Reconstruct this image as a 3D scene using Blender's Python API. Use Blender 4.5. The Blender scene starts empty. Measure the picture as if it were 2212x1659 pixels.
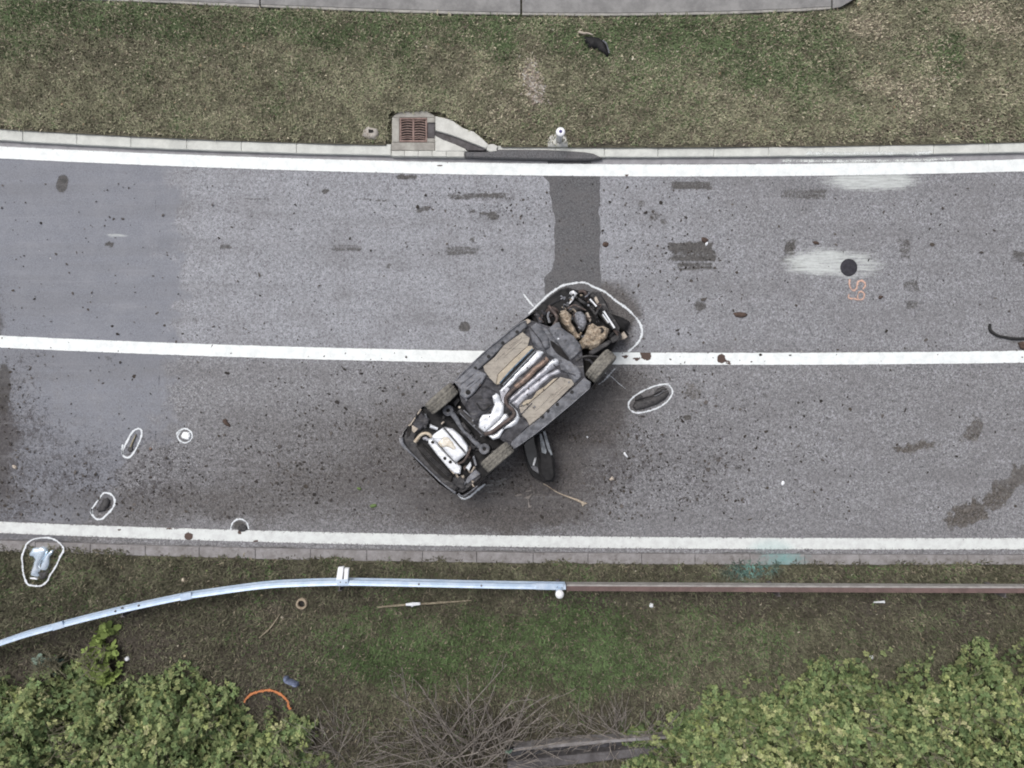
import bpy, bmesh, math, random
import numpy as np
from mathutils import Vector, Matrix
from mathutils.geometry import delaunay_2d_cdt

random.seed(7)
rng = np.random.default_rng(7)
scene = bpy.context.scene
col = scene.collection

# ------------------------------------------------------------------ camera, sky, sun, exposure
H = 14.0                 # drone height in metres
S = 0.00885              # metres of road per unit of the 2212 x 1659 survey grid
cam_d = bpy.data.cameras.new('camera')
cam = bpy.data.objects.new('camera', cam_d)
col.objects.link(cam)
cam.location = (0, 0, H)
cam_d.sensor_fit = 'HORIZONTAL'
cam_d.sensor_width = 36
cam_d.lens = 36 * H / (2212 * S)
cam_d.clip_end = 1000
scene.camera = cam

SUN_EL, SUN_AZ = math.radians(62), math.radians(-40)   # azimuth clockwise from +Y
world = bpy.data.worlds.new('World')
scene.world = world
world.use_nodes = True
wn, wl = world.node_tree.nodes, world.node_tree.links
for n in list(wn):
    wn.remove(n)
sky = wn.new('ShaderNodeTexSky')
sky.sky_type = 'NISHITA'
sky.sun_disc = False
sky.sun_elevation = SUN_EL
sky.sun_rotation = SUN_AZ
sky.air_density = 1.0
sky.dust_density = 6.0
sky.ozone_density = 1.0
hs = wn.new('ShaderNodeHueSaturation')
hs.inputs['Saturation'].default_value = 0.38
bg = wn.new('ShaderNodeBackground')
bg.inputs['Strength'].default_value = 0.123
wo = wn.new('ShaderNodeOutputWorld')
wl.new(sky.outputs[0], hs.inputs['Color'])
wl.new(hs.outputs[0], bg.inputs['Color'])
wl.new(bg.outputs[0], wo.inputs['Surface'])

sun_d = bpy.data.lights.new('sun', 'SUN')
sun_d.energy = 1.15
sun_d.angle = math.radians(24)
sun_d.color = (1.0, 0.985, 0.965)
sun = bpy.data.objects.new('sun', sun_d)
col.objects.link(sun)
sdir = Vector((math.sin(SUN_AZ) * math.cos(SUN_EL), math.cos(SUN_AZ) * math.cos(SUN_EL), math.sin(SUN_EL)))
sun.rotation_euler = (-sdir).to_track_quat('-Z', 'Y').to_euler()
sun.location = (0, 0, 30)

scene.view_settings.view_transform = 'Standard'
scene.view_settings.look = 'None'
scene.view_settings.gamma = 1.0
scene.view_settings.exposure = 0.2
scene.view_settings.use_curve_mapping = False
scene.render.engine = 'CYCLES'
scene.cycles.max_bounces = 6
scene.cycles.filter_width = 1.9

# ------------------------------------------------------------------ survey helpers
def W(x, y, z=0.0):
    """Survey grid point seen at height z -> metres."""
    k = S * (H - z) / H
    return ((x - 1106.0) * k, (829.5 - y) * k)
def W3(x, y, z=0.0):
    a = W(x, y, z)
    return (a[0], a[1], z)
def C(x, y):            # car survey sheets -> survey grid
    return (829.5 + x / 3.0, 580.7 + y / 3.0)
def A2(x, y): return C(0.6 * x, 580.7 + 0.6 * y)
def A3(x, y): return C(497.7 + 0.5 * x, 248.9 + 0.5 * y)
def A4(x, y): return C(829.5 + 0.5 * x, 0.5 * y)
def A5(x, y): return C(663.6 + 0.45 * x, 912.5 + 0.45 * y)
def pts(f, seq): return [f(*p) for p in seq]

def curve(P):
    P = np.array(P, float)
    c = np.polyfit(P[:, 0], P[:, 1], 3)
    d = np.polyder(c)
    lo, hi = P[0, 0] - 60, P[-1, 0] + 60
    def f(x):
        x = np.asarray(x, float)
        xc = np.clip(x, lo, hi)
        return np.polyval(c, xc) + (x - xc) * np.polyval(d, xc)
    return f
line_up = curve([(0, 330), (276, 341.5), (553, 352), (1106, 367.5), (1659, 366.5), (2212, 357.5)])
line_mid = curve([(0, 738), (553, 759), (830, 767.5), (1438, 775), (1797, 774.2), (2212, 770.7)])
line_low = curve([(0, 1139.5), (276, 1148), (553, 1159), (1106, 1169), (1659, 1173.5), (2212, 1174.5)])
kerb_up_back = curve([(0, 276), (553, 303), (1106, 315.5), (1659, 314.5), (2212, 305)])
kerb_up_front = curve([(0, 303), (553, 328), (1106, 339.5), (1659, 337), (2212, 329)])
kerb_lo_front = curve([(0, 1168), (312, 1179), (553, 1185), (1106, 1192.5), (1659, 1199), (2212, 1199.5)])
kerb_lo_back = curve([(0, 1191), (312, 1202), (553, 1207), (1106, 1217), (1659, 1220.5), (2212, 1220)])
walk_edge = curve([(-200, -14), (217, 0), (553, 15), (1106, 33), (1659, 25), (1800, 21)])

# value noise for survey-driven masks
def vn(x, y, scale, seed=0):
    x = np.asarray(x, float) / scale + seed * 17.31
    y = np.asarray(y, float) / scale + seed * 5.77
    xi, yi = np.floor(x).astype(np.int64), np.floor(y).astype(np.int64)
    fx, fy = x - xi, y - yi
    fx, fy = fx * fx * (3 - 2 * fx), fy * fy * (3 - 2 * fy)
    def h(a, b):
        v = np.sin(a * 127.1 + b * 311.7 + seed * 74.7) * 43758.5453
        return v - np.floor(v)
    return (h(xi, yi) * (1 - fx) + h(xi + 1, yi) * fx) * (1 - fy) + (h(xi, yi + 1) * (1 - fx) + h(xi + 1, yi + 1) * fx) * fy
def fbm(x, y, scale, seed=0, o=4):
    s, a, t = 0, 0.5, 0
    for i in range(o):
        s = s + a * vn(x, y, scale / 2 ** i, seed + i)
        t += a
        a *= 0.55
    return s / t
def sm(x, a, b):
    t = np.clip((x - a) / (b - a), 0, 1)
    return t * t * (3 - 2 * t)
def blob(x, y, cx, cy, rx, ry, deg=0):
    a = math.radians(deg)
    dx, dy = x - cx, y - cy
    u = (dx * math.cos(a) + dy * math.sin(a)) / rx
    v = (-dx * math.sin(a) + dy * math.cos(a)) / ry
    return np.sqrt(u * u + v * v)

# ------------------------------------------------------------------ object helpers
def setp(o, label=None, cat=None, group=None, kind=None):
    if label: o['label'] = label
    if cat: o['category'] = cat
    if group: o['group'] = group
    if kind: o['kind'] = kind
    return o
def origin_of(p):
    v = Vector((0, 0, 0))
    while p is not None:
        v += p.location
        p = p.parent
    return v
def thing(name, loc, label, cat, group=None):
    o = bpy.data.objects.new(name, None)
    o.empty_display_size = 0.2
    o.location = loc
    col.objects.link(o)
    return setp(o, label, cat, group)
def obj(name, verts, faces, mat, parent=None, smooth=False, loc=None):
    """One mesh object; verts are in metres of the scene."""
    off = origin_of(parent) if parent else Vector(loc or (0, 0, 0))
    me = bpy.data.meshes.new(name)
    me.from_pydata([(v[0] - off.x, v[1] - off.y, v[2] - off.z) for v in verts], [], faces)
    if smooth:
        me.polygons.foreach_set('use_smooth', [True] * len(me.polygons))
    bm = bmesh.new(); bm.from_mesh(me)
    bmesh.ops.recalc_face_normals(bm, faces=bm.faces)
    bm.to_mesh(me); bm.free()
    me.materials.append(mat)
    o = bpy.data.objects.new(name, me)
    if parent: o.parent = parent
    else: o.location = off
    col.objects.link(o)
    return o
class MB:
    def __init__(s): s.v, s.f = [], []
    def add(s, v, f):
        n = len(s.v)
        s.v += [tuple(p) for p in v]
        s.f += [tuple(i + n for i in q) for q in f]
        return s
    def build(s, name, mat, parent=None, smooth=False, loc=None):
        return obj(name, s.v, s.f, mat, parent, smooth, loc)
def area2(p): return sum(p[i][0] * p[(i + 1) % len(p)][1] - p[(i + 1) % len(p)][0] * p[i][1] for i in range(len(p)))
def inset(p, d):
    n, out = len(p), []
    sgn = 1 if area2(p) > 0 else -1
    for i in range(n):
        a, b, c = Vector(p[i - 1]), Vector(p[i]), Vector(p[(i + 1) % n])
        e1, e2 = (b - a), (c - b)
        if e1.length < 1e-9 or e2.length < 1e-9:
            out.append(tuple(b)); continue
        e1.normalize(); e2.normalize()
        n1, n2 = Vector((-e1.y, e1.x)) * sgn, Vector((-e2.y, e2.x)) * sgn
        m = n1 + n2
        if m.length < 1e-6: m = n1
        m.normalize()
        k = min(d / max(m.dot(n1), 0.45), d * 2)
        q = b + m * k
        out.append((q.x, q.y))
    return out
def prism_vf(p, z0, z1, bev=0.008, hf=None):
    n = len(p)
    top = inset(p, bev)
    h = hf or (lambda x, y: 0.0)
    v = [(x, y, z0) for x, y in p] + [(x, y, z1 - bev + h(x, y)) for x, y in p] + [(x, y, z1 + h(x, y)) for x, y in top]
    f = []
    for i in range(n):
        j = (i + 1) % n
        f += [(i, j, n + j, n + i), (n + i, n + j, 2 * n + j, 2 * n + i)]
    e = [(i, (i + 1) % n) for i in range(n)]
    r = delaunay_2d_cdt([Vector(q) for q in top], e, [], 1, 1e-7)
    if len(r[0]) == n:
        f += [tuple(2 * n + i for i in t) for t in r[2]]
    else:
        f += [tuple(2 * n + i for i in range(n))]
    return v, f
def prism(name, p, z0, z1, mat, parent=None, bev=0.008, hf=None, loc=None):
    """p in survey grid, seen at z1."""
    q = [W(x, y, z1) for x, y in p]
    v, f = prism_vf(q, z0, z1, bev, hf)
    return obj(name, v, f, mat, parent, False, loc)
def patch_vf(p, z0, hfun, spacing, seed=0):
    """organic slab: triangulated top of height hfun(x, y, d) where d = distance to the rim"""
    r = random.Random(seed)
    n = len(p)
    P = [Vector(q) for q in p]
    dens = []
    for i in range(n):
        a, b = P[i], P[(i + 1) % n]
        k = max(1, int((b - a).length / spacing))
        dens += [a.lerp(b, t / k) for t in range(k)]
    m = len(dens)
    xs, ys = [q.x for q in dens], [q.y for q in dens]
    def inside(x, y):
        c = False
        for i in range(n):
            a, b = P[i], P[(i + 1) % n]
            if (a.y > y) != (b.y > y) and x < (b.x - a.x) * (y - a.y) / (b.y - a.y) + a.x: c = not c
        return c
    def rim(x, y):
        best = 9
        q = Vector((x, y))
        for i in range(n):
            a, b = P[i], P[(i + 1) % n]
            e = b - a
            t = max(0, min(1, (q - a).dot(e) / max(e.length_squared, 1e-12)))
            best = min(best, (a + e * t - q).length)
        return best
    ins = []
    y = min(ys)
    while y < max(ys):
        x = min(xs)
        while x < max(xs):
            xx, yy = x + r.uniform(-.25, .25) * spacing, y + r.uniform(-.25, .25) * spacing
            if inside(xx, yy) and rim(xx, yy) > spacing * 0.45: ins.append(Vector((xx, yy)))
            x += spacing
        y += spacing
    allp = dens + ins
    res = delaunay_2d_cdt(allp, [(i, (i + 1) % m) for i in range(m)], [], 1, 1e-7)
    vv = res[0]
    top = [(q.x, q.y, hfun(q.x, q.y, rim(q.x, q.y))) for q in vv]
    f = [tuple(t) for t in res[2]]
    # skirt
    cnt = {}
    for t in f:
        for i in range(3):
            e = (t[i], t[(i + 1) % 3]); cnt[tuple(sorted(e))] = cnt.get(tuple(sorted(e)), 0) + 1
    v = list(top)
    low = {}
    for (a, b), c in cnt.items():
        if c == 1:
            for k in (a, b):
                if k not in low:
                    low[k] = len(v); v.append((top[k][0], top[k][1], z0))
            f.append((a, b, low[b], low[a]))
    return v, f
def patch(name, p, z0, z1, mat, parent=None, amp=0.01, scale=0.08, spacing=0.03, dome=0.0, dome_w=0.06, seed=1, smooth=True, loc=None, extra=None):
    q = [W(x, y, z1) for x, y in p]
    def h(x, y, d):
        t = min(1.0, d / dome_w)
        z = z1 - dome * (1 - t) ** 2 + amp * (float(fbm(x + 50, y + 50, scale, seed)) - 0.5) * 2
        if extra: z += extra(x, y)
        return max(z, z0 + 0.001)
    v, f = patch_vf(q, z0, h, spacing, seed)
    return obj(name, v, f, mat, parent, smooth, loc)
def smooth_line(P, k=6):
    P = [Vector(p) for p in P]
    out = []
    for i in range(len(P) - 1):
        p0, p1, p2, p3 = P[max(i - 1, 0)], P[i], P[i + 1], P[min(i + 2, len(P) - 1)]
        for s in range(k):
            t = s / k
            out.append(0.5 * ((2 * p1) + (p2 - p0) * t + (2 * p0 - 5 * p1 + 4 * p2 - p3) * t * t + (3 * p1 - p0 - 3 * p2 + p3) * t ** 3))
    out.append(P[-1])
    return out
def tube_vf(P, r, n=8, caps=True):
    P = [Vector(p) for p in P]
    if not hasattr(r, '__len__'): r = [r] * len(P)
    v, f = [], []
    up = Vector((0, 0, 1))
    for i, p in enumerate(P):
        t = (P[min(i + 1, len(P) - 1)] - P[max(i - 1, 0)])
        if t.length < 1e-9: t = Vector((1, 0, 0))
        t.normalize()
        a = t.cross(up)
        if a.length < 1e-3: a = t.cross(Vector((0, 1, 0)))
        a.normalize(); b = a.cross(t)
        for k in range(n):
            w = 2 * math.pi * k / n
            q = p + (a * math.cos(w) + b * math.sin(w)) * r[i]
            v.append((q.x, q.y, q.z))
    for i in range(len(P) - 1):
        for k in range(n):
            f.append((i * n + k, i * n + (k + 1) % n, (i + 1) * n + (k + 1) % n, (i + 1) * n + k))
    if caps:
        f += [tuple(range(n)), tuple((len(P) - 1) * n + k for k in range(n))]
    return v, f
def tube(name, P, r, mat, parent=None, n=8, k=6, loc=None):
    Q = smooth_line(P, k) if k > 1 and len(P) > 2 else [Vector(p) for p in P]
    if hasattr(r, '__len__'):
        r = list(np.interp(np.linspace(0, 1, len(Q)), np.linspace(0, 1, len(r)), r))
    v, f = tube_vf(Q, r, n)
    return obj(name, v, f, mat, parent, True, loc)
def box_vf(c, sx, sy, sz, rot=0.0, M=None):
    v = [(i * sx / 2, j * sy / 2, k * sz / 2) for i in (-1, 1) for j in (-1, 1) for k in (-1, 1)]
    R = M or Matrix.Rotation(rot, 3, 'Z')
    v = [tuple(R @ Vector(q) + Vector(c)) for q in v]
    return v, [(0, 1, 3, 2), (4, 6, 7, 5), (0, 4, 5, 1), (2, 3, 7, 6), (0, 2, 6, 4), (1, 5, 7, 3)]
def lathe_vf(prof, c, n=20, M=None):
    """prof = [(r, h)], turned about the local Z"""
    v, f = [], []
    for r, h in prof:
        for k in range(n):
            w = 2 * math.pi * k / n
            q = Vector((r * math.cos(w), r * math.sin(w), h))
            if M: q = M @ q
            v.append(tuple(q + Vector(c)))
    for i in range(len(prof) - 1):
        for k in range(n):
            f.append((i * n + k, i * n + (k + 1) % n, (i + 1) * n + (k + 1) % n, (i + 1) * n + k))
    f += [tuple(range(n)), tuple((len(prof) - 1) * n + k for k in range(n))]
    return v, f
def np_mesh(name, V, F, mat, attrs=None, colors=None, smooth=False):
    me = bpy.data.meshes.new(name)
    n, m, k = len(V), len(F), F.shape[1]
    me.vertices.add(n); me.loops.add(m * k); me.polygons.add(m)
    me.vertices.foreach_set('co', V.astype(np.float32).ravel())
    me.loops.foreach_set('vertex_index', F.astype(np.int32).ravel())
    me.polygons.foreach_set('loop_start', np.arange(0, m * k, k, dtype=np.int32))
    me.update(calc_edges=True)
    if smooth: me.polygons.foreach_set('use_smooth', np.ones(m, bool))
    for key, a in (attrs or {}).items():
        at = me.attributes.new(key, 'FLOAT', 'POINT')
        at.data.foreach_set('value', np.asarray(a, np.float32).ravel())
    if colors is not None:
        at = me.attributes.new('tint', 'FLOAT_COLOR', 'POINT')
        c4 = np.ones((n, 4), np.float32); c4[:, :3] = colors
        at.data.foreach_set('color', c4.ravel())
    me.materials.append(mat)
    me.validate()
    o = bpy.data.objects.new(name, me)
    col.objects.link(o)
    return o
def grid(nx, ny):
    i = np.arange(nx * ny).reshape(ny, nx)
    return np.stack([i[:-1, :-1], i[:-1, 1:], i[1:, 1:], i[1:, :-1]], -1).reshape(-1, 4)

# ------------------------------------------------------------------ materials
K = 1.436
def px(r, g, b, k=1.0):
    def l(c):
        c /= 255.0
        return (c / 12.92 if c <= 0.04045 else ((c + 0.055) / 1.055) ** 2.4) / K * k
    return (l(r), l(g), l(b), 1)
class NT:
    def __init__(s, name):
        s.m = bpy.data.materials.new(name)
        s.m.use_nodes = True
        s.t = s.m.node_tree
        s.b = s.t.nodes['Principled BSDF']
        s.out = s.t.nodes['Material Output']
        s._co = None
    def n(s, t, **kw):
        x = s.t.nodes.new(t)
        for k, v in kw.items(): setattr(x, k, v)
        return x
    def put(s, sock, v):
        if isinstance(v, bpy.types.NodeSocket): s.t.links.new(v, sock)
        else: sock.default_value = v
    @property
    def co(s):
        if s._co is None:
            g = s.n('ShaderNodeNewGeometry')
            s._co = g.outputs['Position']
        return s._co
    def scaled(s, sx, sy, sz=1):
        m = s.n('ShaderNodeMapping')
        s.t.links.new(s.co, m.inputs['Vector'])
        m.inputs['Scale'].default_value = (sx, sy, sz)
        return m.outputs[0]
    def noise(s, scale, detail=3, rough=0.55, vec=None, dist=0.0):
        x = s.n('ShaderNodeTexNoise')
        s.t.links.new(vec or s.co, x.inputs['Vector'])
        x.inputs['Scale'].default_value = scale
        x.inputs['Detail'].default_value = detail
        x.inputs['Roughness'].default_value = rough
        x.inputs['Distortion'].default_value = dist
        return x.outputs['Fac']
    def voro(s, scale, out='Distance', vec=None, rnd=1.0):
        x = s.n('ShaderNodeTexVoronoi')
        s.t.links.new(vec or s.co, x.inputs['Vector'])
        x.inputs['Scale'].default_value = scale
        x.inputs['Randomness'].default_value = rnd
        return x.outputs[out]
    def attr(s, name, out='Fac'):
        x = s.n('ShaderNodeAttribute', attribute_name=name)
        return x.outputs[out]
    def math(s, op, a, b=0.0, clamp=False):
        x = s.n('ShaderNodeMath', operation=op, use_clamp=clamp)
        s.put(x.inputs[0], a); s.put(x.inputs[1], b)
        return x.outputs[0]
    def step(s, v, a, b):
        x = s.n('ShaderNodeMapRange', interpolation_type='SMOOTHSTEP')
        s.put(x.inputs['Value'], v)
        x.inputs['From Min'].default_value = a; x.inputs['From Max'].default_value = b
        return x.outputs[0]
    def mix(s, fac, a, b, blend='MIX'):
        x = s.n('ShaderNodeMix', data_type='RGBA', blend_type=blend)
        s.put(x.inputs[0], fac); s.put(x.inputs[6], a); s.put(x.inputs[7], b)
        return x.outputs[2]
    def bump(s, h, strength=0.3, dist=0.01):
        x = s.n('ShaderNodeBump')
        x.inputs['Strength'].default_value = strength
        x.inputs['Distance'].default_value = dist
        s.t.links.new(h, x.inputs['Height'])
        s.t.links.new(x.outputs[0], s.b.inputs['Normal'])
    def fin(s, color, rough=0.85, metal=0.0, spec=0.3):
        s.put(s.b.inputs['Base Color'], color)
        s.put(s.b.inputs['Roughness'], rough)
        s.put(s.b.inputs['Metallic'], metal)
        s.b.inputs['Specular IOR Level'].default_value = spec
        return s.m
    def alpha(s, a):
        s.put(s.b.inputs['Alpha'], a)

def worn(name, c1, c2, scale=9, rough=0.7, metal=0.0, bump=0.2, c3=None, t3=(0.6, 0.7), spec=0.3, dist=0.006, fine=60, grime=0.0):
    m = NT(name)
    a = m.noise(scale, 5, 0.65)
    c = m.mix(m.step(a, 0.35, 0.65), c1, c2)
    if c3:
        c = m.mix(m.step(m.noise(scale * 2.3, 4, 0.7), *t3), c, c3)
    f = m.noise(fine, 3, 0.6)
    c = m.mix(0.35, c, m.mix(f, (0.35, 0.35, 0.35, 1), (1.5, 1.5, 1.5, 1)), 'MULTIPLY')
    if grime:
        mp = m.n('ShaderNodeMapping')
        m.t.links.new(m.co, mp.inputs['Vector'])
        mp.inputs['Rotation'].default_value = (0, 0, math.radians(-40.5))
        mp.inputs['Scale'].default_value = (2.2, 24, 6)
        k1 = m.noise(1.0, 5, 0.75, vec=mp.outputs[0])
        c = m.mix(m.math('MULTIPLY', m.step(k1, 0.56, 0.72), 0.5), c, px(186, 182, 178))
        c = m.mix(m.math('MULTIPLY', m.math('SUBTRACT', 1.0, m.step(k1, 0.30, 0.46)), 0.55), c, px(60, 58, 58))
        c = m.mix(m.math('MULTIPLY', m.step(m.noise(7, 6, 0.8, dist=0.7), 0.44, 0.7), grime), c, px(74, 70, 67))
        c = m.mix(m.math('MULTIPLY', m.step(m.noise(26, 5, 0.85), 0.56, 0.72), grime * 0.9), c, px(62, 59, 58))
        c = m.mix(m.math('MULTIPLY', m.step(m.noise(13, 5, 0.8), 0.55, 0.75), grime * 0.7), c, px(166, 160, 152))
    m.bump(m.math('ADD', m.noise(scale * 3, 4), f), bump, dist)
    return m.fin(c, rough, metal, spec)

# road surface -----------------------------------------------------
def asphalt_color(m):
    # aggregate
    big = m.noise(1.3, 4, 0.6)
    mid = m.noise(14, 4, 0.75, dist=0.6)
    fine = m.noise(25, 4, 0.8, dist=1.3)
    grain = m.voro(38, 'Color')
    c = m.mix(m.step(fine, 0.40, 0.62), px(126, 128, 133), px(201, 203, 209))
    c = m.mix(0.35, c, m.mix(m.step(mid, 0.35, 0.65), px(132, 133, 139), px(186, 188, 195)))
    c = m.mix(m.math('MULTIPLY', m.attr('old'), 0.8), c, m.mix(m.step(fine, 0.40, 0.64), px(104, 103, 104), px(175, 175, 178)))
    sp = m.n('ShaderNodeSeparateColor'); m.t.links.new(grain, sp.inputs[0])
    c = m.mix(m.math('MULTIPLY', m.step(sp.outputs[0], 0.82, 0.95), 0.4), c, px(205, 204, 213))
    c = m.mix(m.math('MULTIPLY', m.step(sp.outputs[1], 0.86, 0.96), 0.5), c, px(96, 92, 98))
    c = m.mix(m.math('MULTIPLY', m.step(big, 0.42, 0.68), 0.3), c, px(128, 126, 128))
    return c, fine, mid
def road_material():
    m = NT('weathered asphalt')
    c, fine, mid = asphalt_color(m)
    # newer, finer and bluer surfacing at the west end
    sf = m.noise(40, 4, 0.8, dist=0.8)
    cs = m.mix(m.step(sf, 0.3, 0.7), px(124, 127, 136), px(160, 163, 172))
    cs = m.mix(m.math('MULTIPLY', m.step(m.noise(2.2, 5, 0.7), 0.4, 0.7), 0.5), cs, px(158, 160, 167))
    cs = m.mix(m.math('MULTIPLY', m.step(m.noise(24, 4, 0.8), 0.6, 0.75), 0.5), cs, px(112, 114, 124))
    cs = m.mix(m.math('MULTIPLY', m.step(m.noise(9, 4, 0.7), 0.6, 0.75), 0.35), cs, px(112, 113, 122))
    c = m.mix(m.math('MULTIPLY', m.step(m.math('ADD', m.attr('smooth'), m.math('MULTIPLY', m.math('SUBTRACT', m.noise(5, 6, 0.8), 0.5), 1.3)), 0.2, 0.8), 0.93), c, cs)
    # broad areas of darker, browner asphalt
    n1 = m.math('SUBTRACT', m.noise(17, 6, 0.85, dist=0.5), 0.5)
    dark_area = m.math('ADD', m.attr('dark_area'), m.math('MULTIPLY', n1, 1.3))
    c = m.mix(m.math('MULTIPLY', m.step(dark_area, 0.1, 1.05), 0.82), c, m.mix(m.step(fine, 0.35, 0.68), px(58, 54, 51), px(114, 107, 102)))
    # dark rubber and mud marks
    st = m.math('ADD', m.math('MULTIPLY', m.attr('stain'), 0.95), m.math('MULTIPLY', m.math('SUBTRACT', m.noise(19, 6, 0.88, dist=0.5), 0.5), 1.7))
    c = m.mix(m.math('MULTIPLY', m.step(st, 0.36, 0.8), 0.85), c, m.mix(m.step(fine, 0.38, 0.66), px(58, 55, 52), px(104, 100, 95)))
    ol = m.math('ADD', m.math('MULTIPLY', m.attr('olive'), 0.66), m.math('MULTIPLY', m.math('SUBTRACT', m.noise(16, 6, 0.86, dist=0.4), 0.5), 1.5))
    c = m.mix(m.math('MULTIPLY', m.step(ol, 0.34, 0.9), 0.88), c, m.mix(m.step(fine, 0.36, 0.66), px(52, 47, 42), px(116, 108, 98)))
    # crumbs of dirt and tar: irregular, thicker where the traffic leaves them
    dens = m.math('ADD', m.math('MULTIPLY', m.attr('dirt'), 0.13), m.math('MULTIPLY', m.math('SUBTRACT', m.noise(0.7, 3, 0.6), 0.5), 0.16))
    for sc_, th_, am_ in ((9.0, 0.675, 0.66), (20.0, 0.655, 0.6), (4.0, 0.705, 0.5)):
        k_ = m.math('ADD', m.noise(sc_, 5, 0.82, dist=0.9), dens)
        c = m.mix(m.math('MULTIPLY', m.step(k_, th_, th_ + 0.05), am_), c, px(78, 74, 76))
    # faint polished wheel paths and drainage streaks along the road
    c = m.mix(m.math('MULTIPLY', m.step(m.noise(1.0, 5, 0.65, vec=m.scaled(0.12, 1.5)), 0.42, 0.66), 0.28), c, px(120, 119, 121))
    c = m.mix(m.math('MULTIPLY', m.step(m.noise(1.0, 4, 0.65, vec=m.scaled(0.5, 9)), 0.55, 0.72), 0.16), c, px(186, 185, 190))
    # pale paint spills and turquoise spray
    pl = m.math('ADD', m.math('MULTIPLY', m.attr('pale'), 0.72), m.math('MULTIPLY', m.math('SUBTRACT', m.noise(10, 6, 0.82, vec=m.scaled(0.22, 2.4)), 0.5), 1.9))
    c = m.mix(m.math('MULTIPLY', m.step(pl, 0.22, 0.95), 0.9), c, px(228, 233, 231))
    tl = m.math('ADD', m.math('MULTIPLY', m.attr('teal'), 0.5), m.math('MULTIPLY', m.math('SUBTRACT', m.noise(26, 5, 0.85), 0.5), 1.3))
    c = m.mix(m.math('MULTIPLY', m.step(tl, 0.4, 0.9), 0.5), c, px(125, 190, 190))
    # cracks at the joint
    cr = m.math('ADD', m.attr('crack'), m.math('MULTIPLY', m.math('SUBTRACT', m.noise(9, 4, 0.8), 0.5), 1.5))
    c = m.mix(m.math('MULTIPLY', m.step(cr, 0.6, 0.9), 0.7), c, px(78, 75, 80))
    m.bump(m.math('ADD', fine, m.math('MULTIPLY', m.noise(120, 2), 0.6)), 0.35, 0.008)
    return m.fin(c, 0.88, 0, 0.25)
M = {}
M['road'] = road_material()

def patch_material():
    m = NT('dark trench asphalt')
    f = m.noise(33, 4, 0.8, dist=0.8)
    c = m.mix(m.step(f, 0.3, 0.7), px(76, 76, 78), px(132, 132, 135))
    c = m.mix(m.math('MULTIPLY', m.step(m.noise(3, 5, 0.75), 0.4, 0.7), 0.55), c, px(120, 117, 118))
    c = m.mix(m.math('MULTIPLY', m.step(m.noise(14, 5, 0.8), 0.58, 0.7), 0.5), c, px(76, 74, 76))
    c = m.mix(m.math('MULTIPLY', m.step(m.noise(95, 2), 0.62, 0.75), 0.4), c, px(140, 138, 140))
    m.bump(f, 0.4, 0.008)
    return m.fin(c, 0.9, 0, 0.25)
M['patch'] = patch_material()

def line_material(name, base, dirty, wear=0.70):
    m = NT(name)
    n = m.noise(28, 5, 0.8)
    c = m.mix(m.step(m.noise(6, 4, 0.7), 0.35, 0.75), base, dirty)
    c = m.mix(m.math('MULTIPLY', m.step(m.noise(60, 3, 0.7), 0.5, 0.75), 0.25), c, px(186, 186, 186))
    w = m.math('ADD', n, m.math('MULTIPLY', m.attr('edge'), 0.17))
    c = m.mix(m.step(w, wear, wear + 0.05), c, px(118, 114, 118))
    ms = m.math('ADD', m.attr('mud'), m.math('MULTIPLY', m.math('SUBTRACT', m.noise(30, 5, 0.8), 0.5), 1.1))
    c = m.mix(m.step(ms, 0.5, 0.66), c, m.mix(m.noise(50), px(58, 44, 38), px(112, 92, 84)))
    tl = m.math('ADD', m.attr('teal'), m.math('MULTIPLY', m.math('SUBTRACT', m.noise(30, 4, 0.8), 0.5), 0.9))
    c = m.mix(m.math('MULTIPLY', m.step(tl, 0.5, 1.1), 0.35), c, px(170, 214, 214))
    m.bump(m.noise(80, 3), 0.15, 0.004)
    return m.fin(c, 0.6, 0, 0.35)
M['line'] = line_material('white road paint', (0.76, 0.79, 0.79, 1), (0.64, 0.67, 0.67, 1), 0.73)
M['line_old'] = line_material('weathered white road paint', (0.62, 0.645, 0.635, 1), (0.50, 0.51, 0.51, 1), 0.66)

def concrete(name, a, b, joint=None, scale=5, teal=False, moss=None):
    m = NT(name)
    c = m.mix(m.step(m.noise(scale, 5, 0.7), 0.3, 0.7), a, b)
    f = m.noise(55, 4, 0.7)
    c = m.mix(0.3, c, m.mix(f, (0.5, 0.5, 0.5, 1), (1.4, 1.4, 1.4, 1)), 'MULTIPLY')
    c = m.mix(m.math('MULTIPLY', m.step(m.noise(22, 4, 0.8), 0.62, 0.75), 0.4), c, px(110, 106, 102))
    if moss: c = m.mix(m.math('MULTIPLY', m.step(m.noise(7, 6, 0.8), 0.5, 0.72), 0.75), c, moss)
    if teal:
        x, y = W(1690, 1207)
        mp = m.n('ShaderNodeVectorMath', operation='SUBTRACT')
        m.t.links.new(m.co, mp.inputs[0]); mp.inputs[1].default_value = (x, y, 0.1)
        ln = m.n('ShaderNodeVectorMath', operation='LENGTH'); m.t.links.new(mp.outputs[0], ln.inputs[0])
        t = m.math('ADD', m.math('SUBTRACT', 1.0, m.math('MULTIPLY', ln.outputs['Value'], 1.25)), m.math('MULTIPLY', m.math('SUBTRACT', m.noise(14, 4, 0.8), 0.5), 1.6))
        c = m.mix(m.math('MULTIPLY', m.step(t, 0.3, 1.0), 0.5), c, px(132, 196, 194))
    m.bump(m.math('ADD', f, m.noise(12, 4)), 0.25, 0.006)
    return m.fin(c, 0.9, 0, 0.2)
M['kerb_pale'] = concrete('pale kerb concrete', px(238, 240, 234), px(216, 218, 213))
M['kerb_grey'] = concrete('grey kerb concrete', px(170, 167, 168), px(142, 138, 137), teal=True, moss=px(98, 92, 87))
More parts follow.
